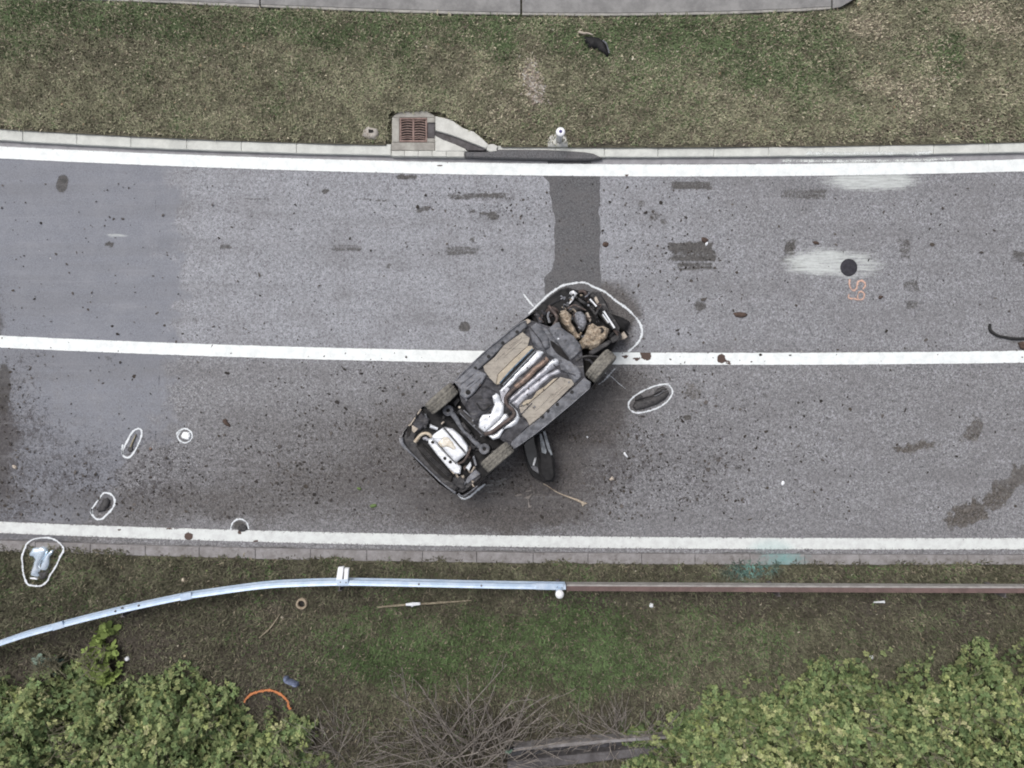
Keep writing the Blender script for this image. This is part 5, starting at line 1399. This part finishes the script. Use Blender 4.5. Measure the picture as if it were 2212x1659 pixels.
sc2 = patch('rubber_scrap', pts(A9, [(2045, 1255), (2055, 1225), (2085, 1210), (2120, 1225), (2135, 1255), (2110, 1275), (2075, 1280)]), .002, .045, M['dark_debris'], None, amp=.02, scale=.06, spacing=.025, dome=.02, dome_w=.03, seed=42, loc=W3(*A9(2090, 1245), 0))
setp(sc2, 'dark rubber scrap under the white spray arch', 'rubber scrap')
ty = thing('tyre_scrap', W3(*A8(520, 560), 0), 'torn black tyre piece inside the white oval right of the car', 'tyre scrap')
patch('tread_strip', pts(A8, [(265, 700), (290, 640), (420, 590), (560, 545), (700, 480), (780, 460), (800, 500), (740, 590), (600, 670), (440, 720), (310, 745)]), .002, .07, M['dark_debris'], ty, amp=.025, scale=.1, spacing=.03, dome=.04, dome_w=.05, seed=43)
patch('torn_sidewall', pts(A8, [(300, 560), (380, 510), (420, 560), (560, 520), (620, 440), (700, 400), (770, 440), (690, 480), (560, 540), (420, 585), (300, 620)]), .002, .05, M['plastic_worn'], ty, amp=.025, scale=.07, spacing=.03, dome=.03, dome_w=.04, seed=44)
tube('steel_cord', [W3(*A8(575, 545), .08), W3(*A8(650, 510), .09), W3(*A8(715, 460), .085)], .008, M['under_light'], ty, 6)

mr = thing('broken_mirror', W3(*A10(600, 850), .09), 'broken car mirror glass reflecting the sky inside the pear shaped outline', 'mirror')
def mz_(x, y): return 0.04 * math.sin(x * 9) + .03 * math.cos(y * 11)
patch('mirror_glass', pts(A10, [(320, 720), (345, 620), (420, 520), (540, 520), (640, 488), (730, 520), (785, 580), (730, 700), (650, 830), (560, 960), (565, 1060), (600, 1110), (520, 1160), (590, 1220), (540, 1250), (345, 1230), (345, 1130), (400, 1000), (455, 800), (420, 750)]), .04, .16, M['mirror'], mr, amp=.004, scale=.3, spacing=.035, dome=.03, dome_w=.06, seed=45, extra=lambda x, y: .05 * (y - W(*A10(600, 850))[1]))
patch('mirror_glass', pts(A10, [(900, 570), (935, 590), (900, 680), (835, 740), (825, 900), (790, 1020), (740, 1095), (600, 1085), (570, 1050), (640, 900), (680, 800), (780, 670)]), .04, .15, M['mirror'], mr, amp=.004, scale=.3, spacing=.035, dome=.02, dome_w=.05, seed=46, extra=lambda x, y: .1 * (y - W(*A10(600, 850))[1]))
patch('mirror_housing', pts(A10, [(535, 1150), (600, 1110), (740, 1105), (800, 1040), (850, 740), (880, 870), (860, 1010), (800, 1180), (760, 1280), (660, 1330), (560, 1300), (400, 1300), (560, 1260)]), .04, .13, M['dark_debris'], mr, amp=.02, scale=.08, spacing=.03, dome=.04, dome_w=.05, seed=47)
prism('chrome_edge', pts(A10, [(355, 1255), (450, 1255), (530, 1275), (540, 1310), (450, 1298), (360, 1290)]), .06, .14, M['white_plastic'], mr, .006)

def A11(x, y): return ((2250 + x / 11.06) / 1.80832, (100 + y / 11.06) / 1.80832)
bf = thing('bumper_fragment', W3(*A11(900, 700), .13), 'black bumper fragment lying in the grass below the pavement', 'bumper fragment')
patch('torn_panel', pts(A11, [(320, 430), (700, 400), (980, 470), (1150, 560), (1300, 760), (1380, 1000), (1440, 1240), (1370, 1300), (1200, 1130), (1000, 1010), (900, 940), (650, 930), (560, 960), (480, 780), (400, 640)]), .1, .26, M['plastic'], bf, amp=.03, scale=.12, spacing=.035, dome=.05, dome_w=.07, seed=48)
tube('metal_strip', [W3(*A11(120, 270), .24), W3(*A11(330, 330), .26), W3(*A11(520, 330), .27), W3(*A11(740, 400), .27)], [.026, .022, .018, .01], M['cream'], bf, 8)
tube('panel_lip', [W3(*A11(1150, 640), .27), W3(*A11(1300, 760), .27), W3(*A11(1380, 980), .26), W3(*A11(1440, 1200), .24)], .014, M['under'], bf, 8)

hz_ = thing('rubber_hose', W3(2170, 735, 0), 'black curved rubber hose on the right edge of the north lane', 'hose')
def A12(x, y): return ((3250 + x / 2.212) / 1.80832, (750 + y / 2.212) / 1.80832)
tube('hose_run', [W3(*A12(1365, 1140), .025), W3(*A12(1368, 1190), .03), W3(*A12(1420, 1235), .03), W3(*A12(1500, 1255), .03), W3(*A12(1590, 1268), .03), W3(*A12(1700, 1265), .03), W3(*A12(1800, 1275), .03)], [.024, .028, .026, .026, .028, .028, .024], M['rubber'], hz_, 8)
o = patch('dark_scrap', pts(A12, [(1620, 1300), (1660, 1290), (1720, 1300), (1730, 1350), (1690, 1375), (1640, 1350)]), .01, .06, M['brown'], None, amp=.02, scale=.06, spacing=.03, dome=.03, dome_w=.04, seed=49, loc=W3(*A12(1680, 1330), 0))
setp(o, 'brown scrap beside the hose at the end of the centre line', 'scrap')

sp = thing('splintered_stick', W3(*A5(1150, 1220), 0), 'pale splintered wood strip on the road below the open car door', 'wood splinter')
tube('splinter_shaft', [W3(*A5(820, 1065), .03), W3(*A5(900, 1110), .035), W3(*A5(1000, 1180), .035), W3(*A5(1150, 1245), .04), W3(*A5(1300, 1300), .04), W3(*A5(1400, 1350), .035)], [.012, .008, .008, .013, .022, .02], M['wood'], sp, 7)
patch('splinter_head', pts(A5, [(1330, 1310), (1400, 1330), (1460, 1350), (1420, 1375), (1385, 1400), (1370, 1360)]), .002, .055, M['wood'], sp, amp=.006, scale=.05, spacing=.02, dome=.02, dome_w=.03, seed=50)
def chip(name, f, P, z1, mat, label, cat, seed, amp=.012):
    q = pts(f, P)
    c = W3(sum(p[0] for p in q) / len(q), sum(p[1] for p in q) / len(q), 0)
    o = patch(name, q, .002, z1, mat, None, amp=amp, scale=.05, spacing=.02, dome=z1 * .5, dome_w=.025, seed=seed, loc=c)
    return setp(o, label, cat)
chip('white_splinter', A5, [(1975, 620), (1995, 612), (2040, 680), (2025, 692), (1985, 650)], .03, M['white_plastic'], 'small white plastic splinter on the road right of the open door', 'plastic chip', 51)
chip('grey_shard', A5, [(1770, 1015), (1810, 965), (1835, 975), (1845, 1015), (1800, 1025)], .05, M['cream'], 'pale triangular shard on the road right of the splintered stick', 'plastic shard', 52)
chip('bent_clip', A5, [(535, 1275), (590, 1250), (665, 1210), (640, 1270), (615, 1300), (625, 1390), (660, 1385), (655, 1412), (605, 1425), (600, 1300)], .04, M['dull_pale'], 'thin pale bent clip left of the splintered stick', 'clip', 53)
chip('bent_clip', A5, [(405, 1245), (460, 1215), (520, 1215), (520, 1235), (430, 1260)], .03, M['dull_pale'], 'pale sliver on the road nearest the right rear tyre', 'clip', 54)
chip('bent_clip', A5, [(560, 1175), (640, 1160), (660, 1175), (580, 1185)], .03, M['dull_pale'], 'thin pale sliver just above the bent clip', 'clip', 55)
chip('white_splinter', A5, [(1440, 392), (1455, 380), (1470, 400), (1455, 412)], .03, M['white_plastic'], 'tiny white crumb on the road beside the right sill', 'plastic chip', 56)
LV = [((1523, 517), 10, 8, 30, 'round reddish brown leaf above the largest dark road mark'), ((1600, 679), 18, 8, 5, 'brown folded leaf on the north lane right of the car nose'), ((1763, 524), 9, 5, 20, 'small brown leaf at the left tip of the paint spill'),
      ((1309, 527), 8, 7, 0, 'ochre leaf at the edge of the dark asphalt patch'), ((1845, 636), 6, 5, 0, 'tiny brown leaf right of the orange sprayed number'), ((488, 914), 13, 6, 50, 'brown bark strip on the south lane left of the car')]
for i, ((x, y), a, b, d, lab) in enumerate(LV):
    if i == 4: x, y = A6(1290, 1410)
    o = chip('dead_leaf' if i != 5 else 'bark_strip', I, [(p[0], p[1]) for p in [(p[0] + random.uniform(-1.5, 1.5), p[1] + random.uniform(-1.5, 1.5)) for p in ell(x, y, a * .8, b * .75, d, 8)]], .035, M['brown'], lab, 'leaf' if i != 5 else 'bark', 60 + i)
    if i != 5: o['group'] = 'dead leaves on the road'
WC = [((1352, 983), 3, 6, -30, None), ((1692, 1044), 3, 5, 20, 'white crumb on the south lane below the cyan stain column'), ((1524, 506 + 20), 2.5, 5, 10, None), ((30, 1008), 6, 4, 30, 'pale crumb at the left edge of the south lane'),
      ((2082, 714), 5, 5, 0, None), ((341, 970), 4, 4, 0, 'pink crumb right of the narrow spray oval'), ((1890, 740), 3, 3, 0, None)]
o = chip('white_crumb', I, ell(1692, 1044, 3.2, 5.5, 20, 8), .03, M['white_plastic'], 'white plastic crumb alone on the south lane, far right of the car', 'plastic chip', 70)
o = chip('white_crumb', I, ell(30, 1009, 6, 4, 35, 8), .03, M['cream'], 'cream crumb on the dark stain at the left road edge', 'plastic chip', 71)
o = chip('white_crumb', I, ell(1527, 526, 2.5, 5, 15, 8), .03, M['white_plastic'], 'white crumb touching the largest dark road mark', 'plastic chip', 72)
o = chip('red_crumb', I, ell(324, 970, 3.5, 3.5, 0, 7), .03, M['peach'] if False else M['copper'], 'small reddish crumb between the narrow oval and the spray circle', 'plastic chip', 73)
o = chip('green_leaf', I, ell(775, 1056, 5, 3, 20, 8), .03, M['leaf'], 'small green leaf on the road below the rear bumper', 'leaf', 74)
o = chip('green_leaf', I, ell(806, 1093, 8, 4, -10, 8), .03, M['leaf'], 'larger green leaf near the lower edge line, below the rear bumper', 'leaf', 75)
for o in list(bpy.data.objects):
    if o.name.startswith('green_leaf'):
        at = o.data.attributes.new('tint', 'FLOAT_COLOR', 'POINT')
        at.data.foreach_set('color', list(px(112, 134, 84)) * len(o.data.vertices))
# scraps in the grass
o = chip('blue_scrap', A7, [(1290, 330), (1380, 330), (1420, 400), (1530, 430), (1650, 480), (1670, 540), (1610, 590), (1480, 520), (1340, 470), (1280, 400)], .16, M['blue_rag'], 'pale blue plastic rag in the soil above the orange arc', 'plastic rag', 76, .02)
for i, (x, y, lab) in enumerate(((272, 1425, 'white blossom or pebble left of the twig thicket, beside the green sapling'), (1408, 1309, 'white pebble behind the brown rail'), (394, 1254, 'yellow leaf scrap between outline and curved rail'), (1884, 1421, 'pale pebble near the right shrub thicket'))):
    z_ = float(vz_lo(np.array([x]), np.array([y]))[0])
    q = ell(x, y, 5.5, 5, 20, 8)
    c = W3(x, y, z_)
    o = patch('pebble', q, z_ - .02, z_ + .06, M['white_plastic'] if i != 2 else M['pipe_tan'], None, amp=.01, scale=.05, spacing=.02, dome=.03, dome_w=.03, seed=80 + i, loc=c)
    setp(o, lab, 'pebble')

# ------------------------------------------------------------------ concrete drain between the shrubs
def A13(x, y): return (1078.4 + .175 * x, 1537.4 + .175 * y)
ch = thing('concrete_drain', W3(1300, 1625, 0), 'open concrete drain channel with two pale walls between the twigs and right shrubs', 'drain channel')
prism('channel_wall', pts(A13, [(180, 455), (400, 430), (900, 385), (1400, 345), (1900, 315), (2600, 275), (2600, 312), (1900, 352), (1400, 385), (900, 430), (400, 470), (180, 492)]), -.4, .22, M['kerb_grey'], ch, .012)
prism('channel_wall', pts(A13, [(100, 622), (400, 590), (1000, 530), (1750, 455), (2600, 380), (2600, 490), (1750, 560), (1000, 645), (400, 710), (100, 740)]), -.4, .24, M['drain'], ch, .015)
prism('channel_bed', pts(A13, [(100, 450), (2600, 260), (2600, 400), (100, 640)]), -.45, .05, M['under_dark'], ch, .004)

# ------------------------------------------------------------------ shrubs
def leaf_rosette(cx_, cy_, cz, size, c, out, tilt=.5):
    n = random.randint(4, 7)
    a0 = random.uniform(0, 6.28)
    ctr = Vector((cx_, cy_, cz))
    nrm = Vector((random.uniform(-tilt, tilt), random.uniform(-tilt, tilt) , 1)).normalized()
    u = nrm.orthogonal().normalized(); v = nrm.cross(u)
    for i in range(n):
        w = a0 + i * 6.283 / n + random.uniform(-.25, .25)
        L = size * random.uniform(.6, 1.1)
        d = (u * math.cos(w) + v * math.sin(w))
        s = nrm.cross(d)
        lift = random.uniform(-.5, .6)
        base = ctr + d * (.10 * L)
        wd = L * random.uniform(.28, .42)
        P = [base, base + d * .35 * L + s * wd + nrm * lift * .15 * L, base + d * .55 * L + s * wd * .8 + nrm * lift * .28 * L, base + d * .8 * L + s * wd * .7 + nrm * lift * .3 * L,
             base + d * 1.0 * L + nrm * lift * .3 * L, base + d * .8 * L - s * wd * .7 + nrm * lift * .25 * L, base + d * .55 * L - s * wd * .8 + nrm * lift * .28 * L, base + d * .35 * L - s * wd + nrm * lift * .1 * L]
        k = len(out[0])
        cc = c * random.uniform(.8, 1.2)
        out[0] += [tuple(p) for p in P]; out[1].append(list(range(k, k + 8))); out[2] += [cc] * 8
LEAFC = [np.array(px(*c)[:3]) * 1.62 for c in [(110, 122, 82), (120, 130, 90), (94, 111, 74), (126, 132, 90), (104, 119, 78), (84, 100, 66)]]
TIPC = [np.array(px(*c)[:3]) * 1.35 for c in [(166, 170, 120), (152, 162, 110), (168, 168, 126), (148, 158, 102)]]
def shrub(name, x, y, rx, ry, h, n, label, group, tipshare=.5, size=.05, hue=None, cat='shrub'):
    """x, y, rx, ry in survey units at crown height"""
    zb = float(vz_lo(np.array([float(x)]), np.array([float(y)]))[0])
    base = W3(x, y, h * .6)
    root = thing(name, (base[0], base[1], zb - .05), label, cat, group)
    out = [[], [], []]
    Rx, Ry = rx * S * .95, ry * S * .95
    stems = MB()
    k = 0
    shoots = [(random.uniform(-.8, .8), random.uniform(-.8, .8)) for _ in range(7)]
    tries = 0
    while k < n and tries < n * 6:
        tries += 1
        a, r = random.uniform(0, 6.283), math.sqrt(random.random()) * 1.12
        lob = 1 + .24 * math.sin(3 * a + x) + .16 * math.sin(7 * a + y)
        ux, uy = r * math.cos(a) * lob, r * math.sin(a) * lob
        wx_, wy_ = base[0] + ux * Rx, base[1] + uy * Ry
        big = float(fbm(wx_ * 100, wy_ * 100, 55, 77, 3))
        if r > .75 and random.random() > .45: continue
        prof = max(.10, 1 - (min(r, 1.15) ** 2.0) * .78)
        top = h * prof * (.35 + 1.05 * big)
        if big < .37 and random.random() < .75: top *= .5
        t = random.random() ** .5
        zc = zb + .10 + max(top - .10, .02) * t
        rank = (big - .5) * 1.3 + t - .5 + random.uniform(-.3, .3)
        sh = min((ux - p) ** 2 + (uy - q) ** 2 for p, q in shoots)
        if hue is not None: c = hue * random.uniform(.7, 1.3)
        elif sh < .014 and t > .45 and random.random() < tipshare * 1.5:
            c = random.choice(TIPC); zc += random.uniform(.0, .15)
        else: c = random.choice(LEAFC) * (0.85 + .45 * float(vn(wx_ * 100, wy_ * 100, 25, 78)))
        leaf_rosette(wx_, wy_, zc, size * random.choice((.55, .7, .85, 1, 1.2, 1.4)), c, out, 1.0)
        k += 1
    for i in range(max(3, int(rx * ry / 520)) if hue is None else 0):     # pale upright shoots
        a, r = random.uniform(0, 6.283), math.sqrt(random.random()) * .9
        q0 = Vector((base[0] + r * math.cos(a) * Rx, base[1] + r * math.sin(a) * Ry, zb + h * (1 - r * r * .7) * .62))
        q1 = q0 + Vector((random.uniform(-.14, .14), random.uniform(-.14, .14), random.uniform(.2, .42)))
        cc = random.choice(TIPC) if random.random() < .4 else random.choice(LEAFC) * 1.25
        for q in range(9):
            p_ = q0.lerp(q1, q / 8)
            leaf_rosette(p_.x + random.uniform(-.05, .05), p_.y + random.uniform(-.05, .05), p_.z, size * random.uniform(.7, 1.1), cc * random.uniform(.8, 1.15), out, .9)
        stems.add(*tube_vf([q0 - Vector((0, 0, .3)), q0, q1], [.012, .009, .004], 4))
    for i in range(16):
        a, r = random.uniform(0, 6.283), random.uniform(.2, .95)
        tx, ty = base[0] + r * math.cos(a) * Rx, base[1] + r * math.sin(a) * Ry
        tz = zb + h * (1 - r * r * .6) * random.uniform(.8, 1.08)
        b0 = Vector((base[0] + random.uniform(-.2, .2), base[1] + random.uniform(-.2, .2), zb - .05))
        t_ = Vector((tx, ty, tz))
        m_ = b0.lerp(t_, .55) + Vector((random.uniform(-.12, .12), random.uniform(-.12, .12), .12))
        stems.add(*tube_vf(smooth_line([b0, m_, t_], 4), [.016 - .0014 * q for q in range(9)], 5))
        for q in range(3):
            e0 = m_.lerp(t_, random.random())
            e1 = e0 + Vector((random.uniform(-.25, .25), random.uniform(-.25, .25), random.uniform(.02, .2)))
            stems.add(*tube_vf([e0, e0.lerp(e1, .5) + Vector((.02, -.02, .02)), e1], [.007, .006, .003], 4))
    F = np.array(out[1])
    o = np_mesh('foliage', np.array(out[0]) - np.array(root.location)[None], F, M['leaf'], colors=np.array(out[2]))
    o['kind'] = 'stuff'
    o.parent = root
    s_ = stems.build('stems', M['stem'], root)
    s_['kind'] = 'stuff'
    return root
GL, GR_ = 'leafy shrubs in the lower left thicket', 'leafy shrubs in the lower right thicket'
SH = [
 (30, 1600, 120, 110, 1.3, 'leafy shrub in the bottom left corner, cut by the left edge', GL), (190, 1590, 120, 95, 1.15, 'leafy shrub below the green sapling, second from the left edge', GL),
 (330, 1620, 110, 110, 1.3, 'pale tipped shrub in the middle of the left thicket', GL), (425, 1560, 80, 55, .8, 'low shrub left of the orange arc', GL), (510, 1668, 110, 78, 1.1, 'shrub below the orange arc, cut by the bottom edge', GL),
 (615, 1612, 50, 42, .7, 'smaller shrub ending the left thicket beside bare twigs', GL), (150, 1710, 160, 80, 1.3, 'shrub at the bottom edge under the left corner shrub', GL), (400, 1730, 170, 80, 1.3, 'shrub at the bottom edge below the pale tipped shrub', GL),
 (1475, 1654, 95, 80, 1.0, 'yellow green shrub covering the right end of the concrete drain', GR_), (1580, 1604, 90, 70, .9, 'low shrub left of centre in the right thicket', GR_), (1650, 1684, 130, 90, 1.25, 'shrub with pale upright shoots at the bottom edge', GR_),
 (1720, 1569, 90, 60, .85, 'low dark green shrub on the upper rim of the right thicket', GR_), (1850, 1564, 105, 90, 1.1, 'shrub with yellowish top at the upper middle of the right thicket', GR_), (1840, 1684, 120, 90, 1.3, 'shrub at the bottom edge right of the pale shoots', GR_),
 (1990, 1594, 110, 95, 1.2, 'rounded shrub right of the yellowish one', GR_), (2040, 1704, 120, 90, 1.35, 'shrub with cream tips near the bottom right corner', GR_), (2140, 1524, 90, 85, 1.0, 'highest reaching shrub at the right edge', GR_),
 (2200, 1644, 110, 110, 1.3, 'shrub filling the bottom right corner', GR_), (1750, 1764, 260, 80, 1.3, 'broad shrub below the bottom edge of the right thicket', GR_), (2330, 1584, 110, 140, 1.2, 'shrub beyond the right edge', GR_), (-100, 1620, 110, 120, 1.2, 'shrub beyond the left edge', GL)]
for (x, y, rx, ry, h, lab, g_) in SH:
    shrub('leafy_shrub', x, y, rx, ry, h, int(rx * ry / 3.4), lab, g_)
shrub('sapling', 205, 1425, 36, 55, .6, 70, 'bright green sapling standing alone under the curved rail', None, .1, .12, np.array(px(124, 140, 80)[:3]) * 1.35, 'sapling')
shrub('grey_plant', 90, 1437, 16, 12, .3, 14, 'small blue green plant left of the sapling', None, .1, .09, np.array(px(150, 172, 158)[:3]), 'plant')
shrub('grey_plant', 118, 1432, 14, 12, .25, 10, 'dark blue green plant between the pale plant and the sapling', None, .1, .09, np.array(px(86, 104, 98)[:3]), 'plant')

def rim_cover(label_, P, up, n, seed):
    r = random.Random(seed)
    out = [[], [], []]
    X_ = [p[0] for p in P]; Y_ = [p[1] for p in P]
    for i in range(n):
        x = r.uniform(X_[0], X_[-1])
        y = float(np.interp(x, X_, Y_)) - up * (r.random() ** 1.7) + 40 * r.random()
        if vn(x, y, 40, 97) < .38: continue
        z_ = float(vz_lo(np.array([x]), np.array([y]))[0]) + r.uniform(.03, .28)
        p = W3(x, y, z_)
        leaf_rosette(p[0], p[1], z_, r.uniform(.03, .065), r.choice(LEAFC) * r.uniform(.55, .95), out, 1.0)
    o = np_mesh('ground_cover', np.array(out[0]), np.array(out[1]), M['leaf'], colors=np.array(out[2]))
    o['kind'] = 'stuff'
rim_cover('', [(-120, 1510), (130, 1500), (280, 1500), (380, 1490), (480, 1505), (530, 1540), (660, 1590), (720, 1650)], 55, 900, 96)
rim_cover('', [(1360, 1630), (1480, 1565), (1590, 1530), (1700, 1518), (1830, 1472), (1960, 1488), (2040, 1458), (2110, 1470), (2212, 1428), (2420, 1418)], 85, 1600, 98)

# bare shrub: fan of brown twigs
def bare_shrub(x, y, label, tips, nfine, spread, seed, h=1.0):
    r = random.Random(seed)
    zb = float(vz_lo(np.array([float(x)]), np.array([float(y)]))[0])
    root = thing('bare_shrub', W3(x, y, zb), label, 'shrub')
    main, fine = MB(), MB()
    b0 = Vector(W3(x, y, zb - .05))
    for tx, ty, th in tips:
        t = Vector(W3(tx, ty, th))
        s0 = b0 + Vector((r.uniform(-.75, .75), r.uniform(-.25, .3), 0))
        m_ = s0.lerp(t, r.uniform(.35, .6)) + Vector((r.uniform(-.16, .16), r.uniform(-.14, .14), .15))
        P = smooth_line([s0, m_, t], 6)
        main.add(*tube_vf(P, list(np.linspace(.015, .005, len(P))), 5))
        for k in range(r.randint(3, 6)):
            q = P[r.randint(4, len(P) - 2)]
            d = (t - s0).normalized()
            e = q + (d * r.uniform(.15, .45) + Vector((r.uniform(-.3, .3), r.uniform(-.3, .3), r.uniform(-.1, .25))))
            fine.add(*tube_vf(smooth_line([q, q.lerp(e, .5) + Vector((r.uniform(-.04, .04), r.uniform(-.04, .04), .02)), e], 3), list(np.linspace(.007, .003, 7)), 4))
    for k in range(nfine):
        a = r.uniform(0, 6.283); rr = math.sqrt(r.random())
        qx, qy = x + spread[0] * rr * math.cos(a), y + spread[1] * rr * math.sin(a)
        s0 = Vector(W3(qx, qy, zb + r.uniform(.0, .25)))
        out = Vector((math.cos(a), -math.sin(a), 0)) * r.uniform(.05, .4) + Vector((r.uniform(-.3, .3), r.uniform(-.15, .4), r.uniform(.1, .5) * h))
        e = s0 + out
        P = smooth_line([s0, s0.lerp(e, .5) + Vector((r.uniform(-.06, .06), r.uniform(-.06, .06), .03)), e], 3)
        fine.add(*tube_vf(P, list(np.linspace(.007, .003, len(P))), 4))
    main.build('branches', M['twig'], root, True)
    f_ = fine.build('twigs', M['twig'], root, True)
    f_['kind'] = 'stuff'
    return root
bare_shrub(1010, 1650, 'bare brown shrub fanning its twigs over the grass at the bottom edge',
           [(868, 1442, 1.0), (845, 1500, .9), (905, 1478, .9), (890, 1520, .8), (1070, 1480, 1.0), (1052, 1535, .9), (1095, 1435, .9), (1110, 1510, .9), (1150, 1480, .9), (1190, 1500, 1.0), (1175, 1540, .9), (1205, 1500, .9), (1210, 1560, .9), (940, 1540, .9), (985, 1480, .8), (1000, 1560, 1.0), (1030, 1600, 1.1), (1120, 1590, 1.0),
            (820, 1620, .7), (790, 1660, .7), (860, 1690, .8), (1160, 1640, .9), (1230, 1600, .8), (1240, 1680, .8), (960, 1720, .9), (1060, 1730, .9), (905, 1580, 1.0), (880, 1640, .9), (930, 1510, 1.0), (960, 1560, 1.1), (1020, 1510, 1.0), (1080, 1550, 1.1), (1130, 1540, 1.1), (1140, 1500, 1.0), (850, 1560, .9), (1010, 1460, .9), (1090, 1620, 1.1), (1050, 1580, 1.2), (970, 1610, 1.1), (930, 1600, 1.1)], 520, (190, 110), 91)
bare_shrub(740, 1640, 'low tangle of bare twigs between the left shrubs and the brown fan', [(690, 1560, .5), (760, 1560, .6), (820, 1590, .6), (700, 1620, .5), (790, 1640, .5), (730, 1580, .6)], 130, (110, 80), 92, .6)
bare_shrub(1330, 1590, 'low dry bramble along the upper wall of the concrete drain', [(1250, 1560, .4), (1290, 1540, .45), (1340, 1545, .45), (1390, 1550, .45), (1310, 1570, .4), (1400, 1580, .4)], 150, (140, 36), 93, .4)
# pale lichen covered twig on the drain
o = tube('lichen_twig', [W3(*A13(160, 470), .5), W3(*A13(120, 500), .55), W3(*A13(85, 490), .6)], [.012, .03, .022], M['cabbage'], None, 7, loc=W3(*A13(120, 500), 0))
setp(o, 'lichen covered twig end left of the concrete drain', 'twig')
